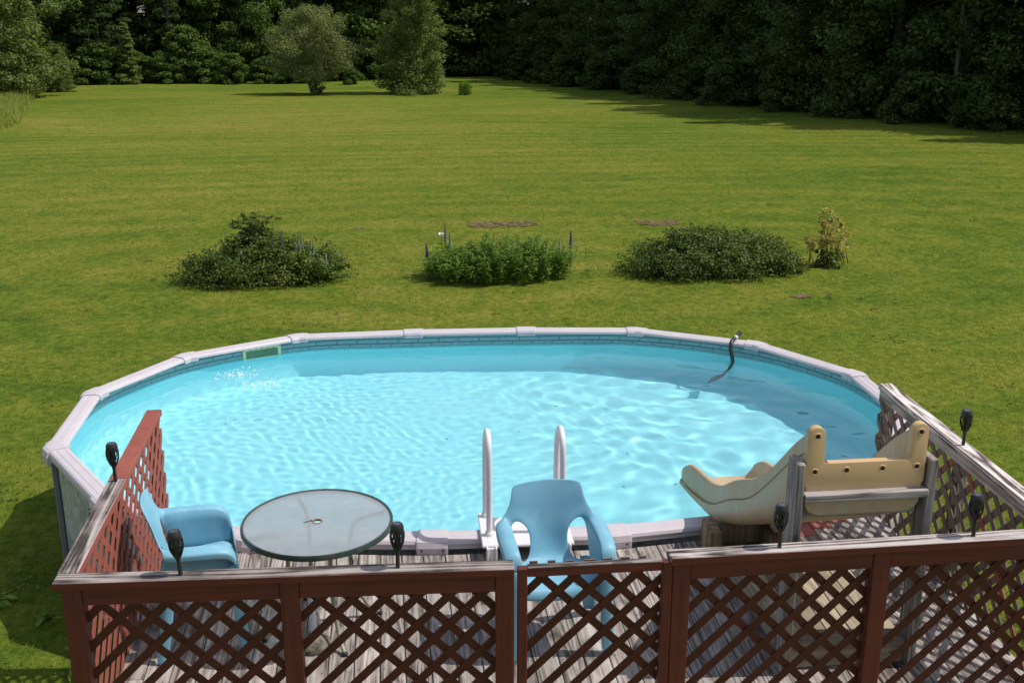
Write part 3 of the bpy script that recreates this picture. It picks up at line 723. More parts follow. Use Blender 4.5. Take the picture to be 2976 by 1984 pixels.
for a in (16, 107, 197, 290):
    c, s_ = math.cos(R(a)), math.sin(R(a)); P2 = lambda r, z: (r*c, r*s_, z)
    MB().tube(smoothpts([P2(RT-0.03, HT-0.03), P2(0.30, HT-0.032), P2(0.225, HT-0.05), P2(0.19, HT-0.12), P2(0.18, 0.42), P2(0.20, 0.25), P2(0.27, 0.08), P2(0.34, 0.012)], 5), 0.0125, 10).build('leg', 'legmetal', TB, True)
    MB().lathe([(0.017, 0), (0.017, 0.02), (0.012, 0.026)], 10, (0.34*c, 0.34*s_, 0)).build('foot', 'black', TB)
mb = MB(); mb.tube([(0.185*math.cos(a), 0.185*math.sin(a), 0.40) for a in [2*math.pi*k/24 for k in range(25)]], 0.007, 6, False); mb.build('brace_ring', 'green', TB, True)
nail = MB(); nail.tube([(-0.075, -0.012, HT+0.001), (-0.034, 0.006, HT+0.001)], 0.0026, 6).tube([(-0.034, 0.006, HT+0.001), (-0.031, 0.0072, HT+0.001)], 0.0055, 8)
o = nail.build('nail', 'black'); o.location = TB.location; tag(o, 'loose dark nail lying on the glass table', 'nail')
# umbrella stand with pole stub, and cloth lying beside it
UB = empty('umbrella_stand', (-0.49, 5.62, ZD), 0.3, 'mottled umbrella stand with grey pole stub under the glass table', 'umbrella stand')
MB().lathe([(0.095, 0.0), (0.10, 0.012), (0.09, 0.035), (0.05, 0.07), (0.03, 0.09)], 24).build('base', 'rag', UB, True, auto=50)
MB().lathe([(0.021, 0.085), (0.021, 0.34), (0.017, 0.345)], 14).build('pole', 'chrome', UB, True, auto=50)

# ------------------------------------------------------------------ blue chairs
def chair_meshes():
    bm = bmesh.new(); vd = {}; cl = bm.edges.layers.float.new('crease_edge')
    def v(k, p):
        if k not in vd: vd[k] = bm.verts.new(p)
        return vd[k]
    def q(*ks): bm.faces.new([vd[k] for k in ks])
    rows = [(0.43, 0.175, 0.128), (0.50, 0.215, 0.106), (0.60, 0.240, 0.110), (0.655, 0.255, 0.165), (0.71, 0.272, 0.238), (0.76, 0.288, 0.214), (0.812, 0.308, 0.207), (0.846, 0.322, 0.199), (0.858, 0.327, 0.178)]
    for r, (z, y, hw) in enumerate(rows):
        for i, f in enumerate((-1, -0.5, 0, 0.5, 1)):
            v(('b', r, i), (hw*f, y-0.035*f*f, z-(0.010*f*f if r >= 7 else 0)))
    for r in range(8):
        for i in range(4): q(('b', r, i), ('b', r, i+1), ('b', r+1, i+1), ('b', r+1, i))
    # seat
    ysr = [(0.175, 0.425), (0.10, 0.412), (0.0, 0.405), (-0.12, 0.412), (-0.21, 0.418), (-0.245, 0.395), (-0.25, 0.355)]
    for r, (y, z) in enumerate(ysr):
        hw = (0.135, 0.20, 0.235, 0.24, 0.24, 0.24, 0.24)[r]
        for i, f in enumerate((-1, -0.5, 0, 0.5, 1)):
            if r == 0: vd[('s', 0, i)] = vd[('b', 0, i)]
            else: v(('s', r, i), (hw*f, y, z+0.02*f*f-0.004*(1-abs(f))))
    for r in range(6):
        for i in range(4): q(('s', r, i), ('s', r, i+1), ('s', r+1, i+1), ('s', r+1, i))
    for sg, i3 in ((-1, 0), (1, 4)):
        # shoulder joins the back edge (rows 2..5) and becomes the arm
        A = [(0.28, 0.215, 0.668), (0.288, 0.12, 0.662), (0.29, 0.0, 0.657), (0.289, -0.13, 0.652), (0.284, -0.228, 0.636), (0.274, -0.252, 0.55)]
        for k, (x, y, z) in enumerate(A):
            v(('ai', sg, k), (sg*(x-0.062), y+(0.012 if k == 0 else 0), z-0.004+(-0.02 if k == 0 else 0)))
            v(('am', sg, k), (sg*(x-0.012), y, z+0.004)); v(('ao', sg, k), (sg*(x+0.016), y, z-0.018)); v(('ad', sg, k), (sg*(x+0.014), y+0.004, z-0.048))
        for k in range(5):
            for a, b in (('ai', 'am'), ('am', 'ao'), ('ao', 'ad')): q((a, sg, k), (b, sg, k), (b, sg, k+1), (a, sg, k+1))
        q(('b', 3, i3), ('b', 4, i3), ('am', sg, 0), ('ai', sg, 0))
        # solid inner wall of the arm down to the seat; the gap behind it is the hole beside the back
        W = [(0.236, 0.165, 0.43), (0.232, 0.09, 0.428), (0.238, 0.0, 0.428), (0.242, -0.11, 0.43), (0.243, -0.20, 0.432), (0.243, -0.25, 0.43)]
        for k, p in enumerate(W): v(('w', sg, k), (sg*p[0], p[1], p[2]-0.02))
        for k in range(5): q(('ai', sg, k), ('ai', sg, k+1), ('w', sg, k+1), ('w', sg, k))
    inv = {vv: k for k, vv in vd.items()}
    for e in bm.edges:
        k0, k1 = inv[e.verts[0]], inv[e.verts[1]]
        if k0[0] == k1[0] and k0[0] in ('ai', 'ao', 'w', 'ad') and k0[1] == k1[1]: e[cl] = {'ai': 0.85, 'ao': 0.6, 'w': 0.6, 'ad': 1.0}[k0[0]]
    me = bpy.data.meshes.new('chair_shell'); bmesh.ops.recalc_face_normals(bm, faces=bm.faces); bm.to_mesh(me); bm.free(); me.shade_smooth()
    return me
def leg_mesh(front, sg):
    bm = bmesh.new()
    if front: path = [(0.272, -0.245, 0.55), (0.270, -0.262, 0.42), (0.276, -0.272, 0.2), (0.282, -0.28, 0.0)]
    else: path = [(0.225, 0.185, 0.418), (0.245, 0.225, 0.40), (0.262, 0.265, 0.2), (0.278, 0.31, 0.0)]
    ring = []
    for k, (x, y, z) in enumerate(path):
        if front: pts = [(x-0.062, y-0.004, z), (x-0.012, y-0.012, z), (x+0.016, y+0.002, z), (x+0.014, y+0.075-0.02*k/3, z)]
        else: pts = [(x-0.055, y, z), (x-0.012, y+0.006, z), (x+0.012, y-0.006, z), (x+0.012, y-0.07, z)]
        ring.append([bm.verts.new((sg*a, b, c)) for a, b, c in pts])
    for a, b in zip(ring, ring[1:]):
        for i in range(3): bm.faces.new((a[i], a[i+1], b[i+1], b[i]))
    me = bpy.data.meshes.new('chair_leg'); bmesh.ops.recalc_face_normals(bm, faces=bm.faces); bm.to_mesh(me); bm.free(); me.shade_smooth(); return me
def add_mods(o, th):
    s_ = o.modifiers.new('thickness', 'SOLIDIFY'); s_.thickness = th; s_.offset = 0
    b = o.modifiers.new('smooth', 'SUBSURF'); b.levels = 2; b.render_levels = 2
def make_chair(loc, rz, label):
    t = empty('plastic_chair', loc, rz, label, 'chair', 'blue moulded chairs on the deck')
    t.scale = (1, 0.82, 1)
    o = link('shell', chair_meshes(), 'blue', t); add_mods(o, 0.014)
    for fr in (True, False):
        for sg in (-1, 1): add_mods(link('leg', leg_mesh(fr, sg), 'blue', t), 0.012)
    return t
make_chair((0.848, 5.56, ZD), R(3), 'blue plastic armchair with its back to the pool ladder')
make_chair((-1.125, 5.84, ZD), R(101), 'blue plastic armchair against the red lattice, facing the glass table')

# ------------------------------------------------------------------ slide
SLD = empty('pool_slide', (2.37, 5.13, ZD), 0, 'tan plastic slide running down from wooden posts into the pool', 'slide')
K = 0.96; uL = 2.064; uR = 2.68
def sc_pts(p): return [(a*K, ZC-(ZC-b)*K) for a, b in p]
TOPP = sc_pts([(5.30, 2.30), (5.365, 2.261), (5.543, 2.134), (5.715, 1.977), (5.852, 1.85), (6.104, 1.657), (6.335, 1.548), (6.583, 1.431), (6.842, 1.261), (7.103, 1.184), (7.347, 1.148), (7.583, 1.106), (7.70, 1.06), (7.79, 0.99)])
RIDP = sc_pts([(5.30, 2.17), (5.34, 2.146), (5.542, 2.014), (5.74, 1.84), (5.93, 1.675), (6.136, 1.512), (6.308, 1.414), (6.526, 1.32), (6.72, 1.208), (6.889, 1.102), (7.112, 1.016), (7.398, 0.95), (7.79, 0.872)])
BOTP = sc_pts([(5.30, 1.80), (5.543, 1.661), (5.758, 1.535), (6.16, 1.319), (6.523, 1.127), (6.861, 0.965), (7.166, 0.895), (7.461, 0.86), (7.79, 0.84)])
def ip(P, v): return float(np.interp(v, [p[0] for p in P], [p[1] for p in P]))
N = 34; vs_ = np.linspace(5.30*K, 7.79*K, N)
def smooth_prof(P):
    a = np.array([ip(P, v) for v in vs_])
    for _ in range(2): a[1:-1] = 0.25*a[:-2]+0.5*a[1:-1]+0.25*a[2:]
    return a
TZ, RZ_, BZ = smooth_prof(TOPP), smooth_prof(RIDP), smooth_prof(BOTP)
rings = []
for k, v in enumerate(vs_):
    t, r_, b = TZ[k], RZ_[k], BZ[k]; r_ = min(r_, t-0.05); fz = max(b+0.055, min(r_-0.10, t-0.12) if k > 3 else t-0.13)
    fz = max(b+0.05, t-0.20 if k < 8 else t-0.22); rd = 0.028
    L, Rr = uL, uR
    sec = [(L+0.075, b), (L+0.03, b+0.016), (L+0.006, b+0.05), (L, (b+r_)/2), (L, r_-0.006), (L+0.005, r_), (L+0.014, r_+0.004), (L+0.016, t-rd), (L+0.022, t-0.008), (L+0.040, t), (L+0.058, t-0.008), (L+0.066, t-rd), (L+0.075, fz+0.05), (L+0.11, fz+0.008), (L+0.17, fz)]
    mirror = [(L+Rr-x, z) for x, z in reversed(sec)]
    rings.append([(x-2.37, v-5.13, z-ZD) for x, z in sec+mirror])
MB().loft(rings).build('chute', 'tan', SLD, True, auto=50)
for L, sg in ((uL, 1), (uR, -1)):
    MB().tube([(L+sg*0.004-2.37, v-5.13, min(RZ_[k], TZ[k]-0.05)-ZD+0.001) for k, v in enumerate(vs_) if k < N-2], 0.0045, 6).build('seam', 'seam', SLD, True)
# flange facing the steps
def arc(cx, cz, r, a0, a1, n=6): return [(cx+r*math.cos(R(a0+(a1-a0)*k/n)), cz+r*math.sin(R(a0+(a1-a0)*k/n))) for k in range(n+1)]
eL0, eL1, eR0, eR1, zb, zm, zt = 2.058, 2.150, 2.603, 2.690, 2.055, 2.196, 2.392
outl = arc(eL0+0.03, zb+0.03, 0.03, 180, 270)+arc(eR1-0.03, zb+0.03, 0.03, 270, 360)+arc((eR0+eR1)/2, zt-0.044, 0.0435, 0, 180, 10)+arc(eR0-0.012, zm+0.012, 0.012, 0, -90, 3)+arc(eL1+0.012, zm+0.012, 0.012, 270, 180, 3)+arc((eL0+eL1)/2, zt-0.046, 0.046, 0, 180, 10)
mb = MB(); mb.prism(outl, lambda x, z: (x-2.37, 0.0, z-ZD), lambda x, z: (x-2.37, -0.045, z-ZD)); fl_o = mb.build('flange', 'tan_plain', SLD, True, bevel=0.007, seg=2, auto=40)
for x, z in (((eL0+eL1)/2, zt-0.048), ((eR0+eR1)/2, zt-0.046), ((eL0+eL1)/2, zm-0.045), (2.27, zm-0.043), (2.46, zm-0.041), ((eR0+eR1)/2-0.004, zm-0.039)):
    mb = MB(); rings = []
    for r, y in ((0.020, -0.0452), (0.018, -0.0495), (0.014, -0.0495), (0.012, -0.0462)):
        rings.append([(x-2.37+r*math.cos(a), y, z-ZD+r*math.sin(a)) for a in ang[::4]])
    mb.loft(rings, True, False).build('bolt_socket', 'tan_plain', fl_o, True, auto=40)
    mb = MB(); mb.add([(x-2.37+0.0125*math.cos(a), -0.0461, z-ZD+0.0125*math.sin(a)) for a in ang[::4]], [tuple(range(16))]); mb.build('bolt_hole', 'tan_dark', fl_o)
    MB().tube([(x-2.37, -0.0461, z-ZD), (x-2.37, -0.0485, z-ZD)], 0.006, 8).build('bolt', 'black', fl_o)
# wooden posts, steps and support block
FRM = empty('slide_stand', (2.37, 5.15, ZD), 0, 'weathered wooden stand of two posts, shelf and steps holding the slide top', 'stand')
def fb(name, mat, x0, x1, y0, y1, z0, z1, bev=0.003): return board(FRM, name, mat, x0-2.37, x1-2.37, y0-5.15, y1-5.15, z0-ZD, z1-ZD, bev)
fb('post', 'grey_z', 2.004, 2.046, 5.055, 5.195, ZD+0.005, 2.205); fb('post', 'grey_z', 2.702, 2.744, 5.055, 5.195, ZD+0.005, 2.20)
fb('shelf', 'grey_x', 2.048, 2.700, 5.035, 5.175, 2.005, 2.043); fb('crossbar', 'grey_x', 2.048, 2.700, 5.16, 5.195, 1.86, 1.995)
for q in range(5): fb('landing_board', 'new_y', 2.05+q*0.130, 2.05+q*0.130+0.124, 5.20, 6.05, ZD+0.13, ZD+0.158)
fb('tread', 'new_x', 2.05, 2.70, 5.10, 5.198, ZD+0.118, ZD+0.156); fb('riser', 'new_x', 2.05, 2.70, 5.112, 5.136, ZD+0.005, ZD+0.115)
fb('side_board', 'new_y', 2.05, 2.075, 5.20, 6.05, ZD+0.005, ZD+0.128); fb('side_board', 'new_y', 2.674, 2.70, 5.20, 6.05, ZD+0.005, ZD+0.128)
SB = empty('slide_support', (2.2, 6.38, ZD), 0, 'open wooden block propping the slide up beside the pool rail', 'support')
def sb(name, mat, x0, x1, y0, y1, z0, z1): return board(SB, name, mat, x0-2.2, x1-2.2, y0-6.38, y1-6.38, z0-ZD, z1-ZD)
sb('block', 'brownblock', 1.955, 2.03, 6.29, 6.50, ZD+0.044, 1.205); sb('block', 'brownblock', 2.34, 2.385, 6.29, 6.50, ZD+0.044, 1.17)
sb('base_board', 'brownblock', 1.955, 2.385, 6.27, 6.52, ZD+0.005, ZD+0.042); sb('back_board', 'brownblock', 2.032, 2.338, 6.47, 6.50, ZD+0.044, 1.16)

# ------------------------------------------------------------------ foliage
def leaf_arrays(P, O, rng, size, up=0.7, asp=0.6, rand=0.55):
    n = len(P)
    nn = O*0.55+np.array([0, 0, up])+rng.normal(0, rand, (n, 3)); nn /= np.linalg.norm(nn, axis=1)[:, None]
    t = np.cross(nn, rng.normal(0, 1, (n, 3))); t /= np.linalg.norm(t, axis=1)[:, None]; b = np.cross(nn, t)
    s = (size*rng.uniform(0.65, 1.35, n))[:, None]
    V = np.stack([P-t*s*0.5, P+b*s*asp*0.5, P+t*s*0.5, P-b*s*asp*0.5], 1)
    return V
def leaves_mesh(name, Vs, rng):
    V = np.concatenate(Vs).reshape(-1, 3); Q = np.arange(len(V)).reshape(-1, 4)
    return npmesh(name, V, Q, False, rng.random(len(Q)))
def clump_pts(c, rad, n, rng):
    d = rng.normal(0, 1, (n, 3)); d /= np.linalg.norm(d, axis=1)[:, None]
    r = rng.random(n)**0.45
    return np.asarray(c)+d*r[:, None]*np.asarray(rad), d
def limb_mb(mb, a, b, r0, r1, rng, n=4):
    a, b = Vector(a), Vector(b); m = a.lerp(b, 0.5)+Vector(rng.normal(0, 0.05, 3))*(b-a).length
    mb.tube([a, m, b], [r0, (r0+r1)*0.5, r1], n, False)
def tree_meshes(seed, H, Rc, zb, nclump, nleaf, leaf, prof, rc=(0.2, 0.34), flat=0.55, low=0.0, asp=0.6, up=0.7, lean=0.0):
    rng = np.random.default_rng(seed); Vs = []; mb = MB()
    tr = H*0.016+0.03
    mb.tube([(0, 0, -0.15), (0.02*H*lean, 0, H*0.2), (0.03*H*lean, 0.01*H, H*0.55), (0.02*H*lean, 0, H*0.92)], [tr*1.25, tr, tr*0.6, tr*0.12], 8)
    for k in range(nclump):
        u_ = (k+0.5)/nclump; t = u_**(1.0+low); z = zb+(H-zb)*t; a = k*2.39996+rng.uniform(-0.3, 0.3)
        rr_ = Rc*prof(t); rad = rr_*rng.uniform(0.45, 1.0) if k % 4 else rr_*rng.uniform(0.1, 0.5)
        c = np.array([rad*math.cos(a), rad*math.sin(a), z+rng.uniform(-0.25, 0.25)*Rc*0.3])
        s = Rc*rng.uniform(*rc)*(0.55+0.45*prof(t))
        P, O = clump_pts(c, (s, s, s*flat), nleaf, rng)
        P[:, 2] = np.maximum(P[:, 2], 0.03)
        Vs.append(leaf_arrays(P, O, rng, leaf, up, asp))
        if k % 2 == 0: limb_mb(mb, (0.02*H*lean, 0, max(0.2, z-0.35*rad-0.1)), c, tr*0.32*(1-t*0.7), 0.008, rng)
    return leaves_mesh('crown', Vs, rng), mb.mesh('trunk', True)
dec = lambda t: max(0.12, (math.sin(math.pi*min(1, 0.22+0.78*t))**0.55))
dec2 = lambda t: max(0.1, 1.0-0.75*t**2.2)
con = lambda t: max(0.05, 1.02-t)
def make_tree(name, label, cat, group, meshes, leafm, barkm, loc, rz=0, s=(1, 1, 1)):
    t = empty(name, loc, rz, label, cat, group); t.scale = s
    link('crown', meshes[0], leafm, t); link('trunk', meshes[1], barkm, t); return t
def place(src, x, y, rz, s, label=None, group=None):
    c = copy_tree(src); c.location = (x, y, G(x, y)-0.03); c.rotation_euler = (0, 0, rz); c.scale = s
    if label: c['label'] = label
    if group: c['group'] = group
    return c
rs = random.Random(21)
# back wood ---------------------------------------------------
lab_mb = 'broad green maple in the sunlit wood across the far end of the lawn'
lab_hb = 'dark drooping hemlock in the sunlit wood across the far end of the lawn'
lab_mr = 'shaded broadleaf tree in the dark wood along the side of the lawn'
lab_hr = 'shaded hemlock in the dark wood along the side of the lawn'
maple = [tree_meshes(101+k, 12, 4.2, 0.5, 74, 300, 0.27, dec2, (0.20, 0.34), 0.5, 0.35) for k in range(2)]
hem = [tree_meshes(201+k, 14, 3.6, 0.5, 92, 230, 0.25, con, (0.20, 0.36), 0.26, 0.5, 0.42, 1.0) for k in range(2)]
firsts = {}
def recolour(ms, mat):
    me = ms[0].copy(); me.materials.clear(); me.materials.append(M[mat]); return (me, ms[1])
side_broad = [tree_meshes(151+k, 12, 4.2, 0.4, 88, 430, 0.165, dec2, (0.18, 0.32), 0.5, 0.4) for k in range(2)]  # side wood broadleaves, no particular species; their leaf colour carries the shade
def wood_tree(kind, i, x, y, s, label, group):
    key = (kind, i); ms = {'m': maple, 'h': hem, 'o': side_broad}[kind][i]; rz = rs.uniform(0, 6.28); sv = (s*rs.uniform(0.85, 1.2), s*rs.uniform(0.85, 1.2), s*rs.uniform(0.9, 1.2))
    if key not in firsts:
        firsts[key] = make_tree({'m': 'maple_tree', 'o': 'broadleaf_tree', 'h': 'hemlock_tree'}[kind], label, 'tree', group, ms, {'m': 'leaf_maple', 'o': 'leaf_shaded', 'h': 'leaf_dark'}[kind], 'bark', (x, y, G(x, y)-0.03), rz, sv)
    else: place(firsts[key], x, y, rz, sv, label, group)
back = [(-27.0, 86), (-24, 88.5), (-20.5, 87.5), (-17.2, 90.5), (-14, 92), (-10.8, 91.5), (-7.5, 93), (-4.2, 93.5), (-1.0, 95), (2.2, 97.5), (5.5, 100.5), (9, 100)]
for k, (x, y) in enumerate(back): wood_tree('h' if k in (0, 2, 3, 6) else 'm', k % 2, x, y, rs.uniform(0.85, 1.1), lab_hb if k in (0, 2, 3, 6) else lab_mb, 'trees of the far wood')
for k in range(13):
    x = -30+k*3.6; y = 95+max(0, k-7)*1.2+rs.uniform(-1, 1.5); wood_tree('h' if k % 3 == 0 else 'm', k % 2, x, y, rs.uniform(1.1, 1.4), lab_hb if k % 3 == 0 else lab_mb, 'trees of the far wood')
# side wood (sun behind it) ------------------------------------
side = [(11.5, 96), (12.2, 90), (13.2, 84), (14.2, 78), (15.4, 72.5), (16.5, 67), (17.6, 61.5), (18.8, 56.5), (19.8, 52), (21.0, 48), (22.3, 44.4), (23.7, 41.2), (25.2, 38.2), (27.0, 35.2), (29.0, 32.6), (31.2, 30.4)]
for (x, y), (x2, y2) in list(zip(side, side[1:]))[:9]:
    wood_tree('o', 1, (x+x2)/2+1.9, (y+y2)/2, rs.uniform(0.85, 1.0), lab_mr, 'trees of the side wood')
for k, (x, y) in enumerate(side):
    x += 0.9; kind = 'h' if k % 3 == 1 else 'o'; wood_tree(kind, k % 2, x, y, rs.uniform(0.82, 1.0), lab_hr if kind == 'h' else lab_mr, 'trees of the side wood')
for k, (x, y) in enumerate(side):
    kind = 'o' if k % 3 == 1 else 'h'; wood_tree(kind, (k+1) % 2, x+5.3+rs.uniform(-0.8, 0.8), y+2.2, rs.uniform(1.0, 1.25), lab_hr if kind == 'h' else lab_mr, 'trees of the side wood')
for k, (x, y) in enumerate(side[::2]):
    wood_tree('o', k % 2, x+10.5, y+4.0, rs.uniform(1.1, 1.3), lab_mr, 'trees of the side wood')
# understory shrubs
und = tree_meshes(301, 2.6, 1.7, 0.15, 34, 260, 0.17, dec2, (0.24, 0.40), 0.6)
ufirst = None
for k in range(15):
    x = -25+k*2.35; y = 86.5+max(0, x+8)*0.55+rs.uniform(-0.8, 0.8)
    if x > 4.5: continue
    s = rs.uniform(0.6, 1.15); lab = 'low leafy shrub at the foot of the far wood'
    if ufirst is None: ufirst = make_tree('understory_shrub', lab, 'shrub', 'shrubs under the far wood', und, 'leaf_maple', 'bark', (x, y, G(x, y)-0.03), rs.uniform(0, 6), (s, s, s))
    else: place(ufirst, x, y, rs.uniform(0, 6), (s*1.2, s, s), lab, 'shrubs under the far wood')
s = 0.8; shsrc = make_tree('understory_shrub', 'low shaded shrub at the foot of the side wood', 'shrub', 'shrubs under the side wood', recolour(und, 'leaf_shaded'), 'leaf_shaded', 'bark', (9.8, 97.0, G(9.8, 97.0)), 0.5, (s, s, s))  # same shrub as the far wood, leaves recoloured darker to stand for shade
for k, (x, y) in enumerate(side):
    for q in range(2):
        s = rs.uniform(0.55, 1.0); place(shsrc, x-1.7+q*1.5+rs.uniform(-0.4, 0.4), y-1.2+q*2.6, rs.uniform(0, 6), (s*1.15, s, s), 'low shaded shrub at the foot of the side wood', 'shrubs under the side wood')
bir = tree_meshes(601, 11, 1.9, 3.0, 46, 220, 0.15, dec, (0.22, 0.36), 0.6, 0.2)
b1 = make_tree('birch_tree', 'slim birch with a bare pale trunk in front of the dark side wood', 'tree', None, bir, 'leaf_shaded', 'palebark', (21.9, 42.6, G(21.9, 42.6)-0.03), 0.3, (0.42, 0.42, 1))
place(b1, -15.6, 89.2, 2.0, (0.9, 0.9, 1), 'slim birch with a bare pale trunk in the sunlit far wood')
# left margin: pale willows and scrub
wil = tree_meshes(401, 9.5, 3.4, 0.3, 80, 340, 0.20, dec2, (0.20, 0.34), 0.6, 0.35)
w1 = make_tree('willow_tree', 'tall pale olive willow at the lawn edge above the yellow grass', 'tree', None, wil, 'leaf_olive', 'bark', (-21.6, 69.5, G(-21.6, 69.5)-0.03), 0.4)
c = place(w1, -24.6, 77.0, 2.4, (1.1, 1.1, 1.2), 'larger olive willow standing behind the pale willow at the lawn edge')
c = place(w1, -24.4, 62.0, 4.0, (0.9, 0.9, 0.95), 'smaller olive willow rising directly behind the yellow grass')
c = place(w1, -20.3, 75.5, 1.3, (0.33, 0.33, 0.30), 'low olive bush rounding the corner of the mown lawn'); c.name = 'willow_bush'
# free-standing trees
yng = tree_meshes(501, 4.2, 1.25, 0.15, 52, 200, 0.17, con, (0.22, 0.38), 0.4)
make_tree('young_tree', 'young pointed sapling standing in front of the far wood', 'tree', None, yng, 'leaf_olive', 'bark', (-18.0, 85.0, G(-18, 85)-0.03))
rnd_ = tree_meshes(511, 3.9, 2.0, 0.25, 60, 240, 0.19, dec, (0.22, 0.36), 0.6)
make_tree('round_bush', 'rounded light green bush in front of the far wood', 'bush', None, rnd_, 'leaf_maple', 'bark', (-14.4, 87.2, G(-14.4, 87.2)-0.03))
app = tree_meshes(521, 4.75, 2.75, 1.15, 110, 330, 0.105, lambda t: max(0.2, math.sin(math.pi*(0.2+0.72*t))**0.7), (0.16, 0.28), 0.75, 0.1)
make_tree('apple_tree', 'dusky round-headed apple tree alone on the far lawn', 'tree', None, app, 'leaf_apple', 'bark', (-4.03, 69.2, G(-4.03, 69.2)-0.03))
make_tree('water_sprouts', 'small leafy sprouts round the apple tree trunk', 'bush', None, tree_meshes(523, 1.1, 0.55, 0.1, 16, 160, 0.10, dec2, (0.3, 0.5), 0.8), 'leaf_apple', 'bark', (-4.03, 69.15, G(-4.03, 69.15)-0.03))
colm = tree_meshes(531, 9.5, 2.0, 0.15, 120, 330, 0.135, lambda t: 1.0+0.16*math.exp(-((t-0.10)/0.12)**2)-0.08*math.sin(t*9)-0.5*t**4, (0.22, 0.38), 0.65, 0.35)
make_tree('poplar_tree', 'tall narrow leafy tree clothed to the ground on the far lawn', 'tree', None, colm, 'leaf_olive', 'bark', (1.75, 69.9, G(1.75, 69.9)-0.03))
make_tree('round_shrub', 'low round shrub in the lawn behind the apple tree', 'shrub', None, tree_meshes(541, 1.1, 0.75, 0.1, 22, 200, 0.12, dec2, (0.3, 0.45), 0.7), 'leaf_maple', 'bark', (-2.3, 82.2, G(-2.3, 82.2)-0.03))
place(ufirst, -6.3, 86.0, 1.1, (0.9, 0.8, 0.55), 'wide dark shrub in the lawn just behind the apple tree', None)
make_tree('grass_clump', 'small upright ornamental grass tuft beside the tall narrow tree', 'plant', None, tree_meshes(551, 0.72, 0.42, 0.08, 20, 90, 0.16, lambda t: 0.8, (0.35, 0.5), 1.0, 0, 0.16, 0.0), 'leaf_peren', 'bark', (4.69, 67.5, G(4.69, 67.5)-0.03))

# ------------------------------------------------------------------ beds in front of the pool
def bush(name, label, loc, lobes, leafm, leaf, dens, seed, cat='bush', asp=0.55, up=0.65, twig=0.25):
    rng = np.random.default_rng(seed); Vs = []; mb = MB(); t = empty(name, loc, 0, label, cat)
    for (x, y, z, rx, ry, rz_, w) in lobes:
        n = int(dens*w); d = rng.normal(0, 1, (n, 3)); d /= np.linalg.norm(d, axis=1)[:, None]
        # clumped sprays on an uneven shell
        nc = max(10, n//26); cd = rng.normal(0, 1, (nc, 3)); cd /= np.linalg.norm(cd, axis=1)[:, None]; cr = rng.uniform(0.62, 1.22, nc)
        idx = rng.integers(0, nc, n); base = cd[idx]*cr[idx][:, None]
        P = np.array([x, y, z])+(base+rng.normal(0, 0.085, (n, 3)))*np.array([rx, ry, rz_])
        keep = P[:, 2] > 0.015; P = P[keep]; O = cd[idx][keep]
        Vs.append(leaf_arrays(P, O, rng, leaf, up, asp))
        n2 = n//3; P2, O2 = clump_pts((x, y, z*0.8), (rx*0.8, ry*0.8, rz_*0.8), n2, rng); k2 = P2[:, 2] > 0.015
        Vs.append(leaf_arrays(P2[k2], O2[k2], rng, leaf*1.1, up, asp))
        for q in range(int(10*w)+4):
            e = cd[rng.integers(0, nc)]*rng.uniform(0.8, 1.22); e[2] = abs(e[2])
            tip = (x+e[0]*rx, y+e[1]*ry, max(0.05, z+e[2]*rz_)); limb_mb(mb, (x*0.8+rng.normal(0, 0.1), y*0.6+rng.normal(0, 0.08), -0.03), tip, 0.010, 0.003, rng, 3)
            # loose twig beyond the outline with a few leaves
            if rng.random() < twig:
                tp = np.array(tip)+e*np.array([rx, ry, rz_])*0.22; limb_mb(mb, tip, tuple(tp), 0.003, 0.0015, rng, 3)
                PP = np.array(tip)+(tp-np.array(tip))*rng.random((18, 1))+rng.normal(0, 0.03, (18, 3)); Vs.append(leaf_arrays(PP, np.tile(e, (18, 1)), rng, leaf, up, asp))
    link('foliage', leaves_mesh('foliage', Vs, rng), leafm, t); mb.build('branches', 'bark', t, True)
    return t
gl_ = lambda x, y: (x, y, G(x, y)-0.01)
bush('cotoneaster_bush', 'spreading dark bush with a raised twiggy crown and lupines in it', gl_(-2.0, 18.0),
     [(0, 0, 0.20, 1.15, 0.62, 0.38, 1.5), (-0.55, 0, 0.16, 0.75, 0.5, 0.30, 0.9), (0.55, 0.05, 0.20, 0.62, 0.5, 0.42, 0.8), (-0.1, 0.25, 0.45, 0.5, 0.4, 0.30, 0.6), (-0.12, 0.35, 0.88, 0.34, 0.24, 0.13, 0.17), (-0.28, 0.3, 0.68, 0.16, 0.16, 0.14, 0.07), (1.05, 0.1, 0.22, 0.25, 0.2, 0.12, 0.10)], 'leaf_bush', 0.052, 6200, 61, twig=0.45)
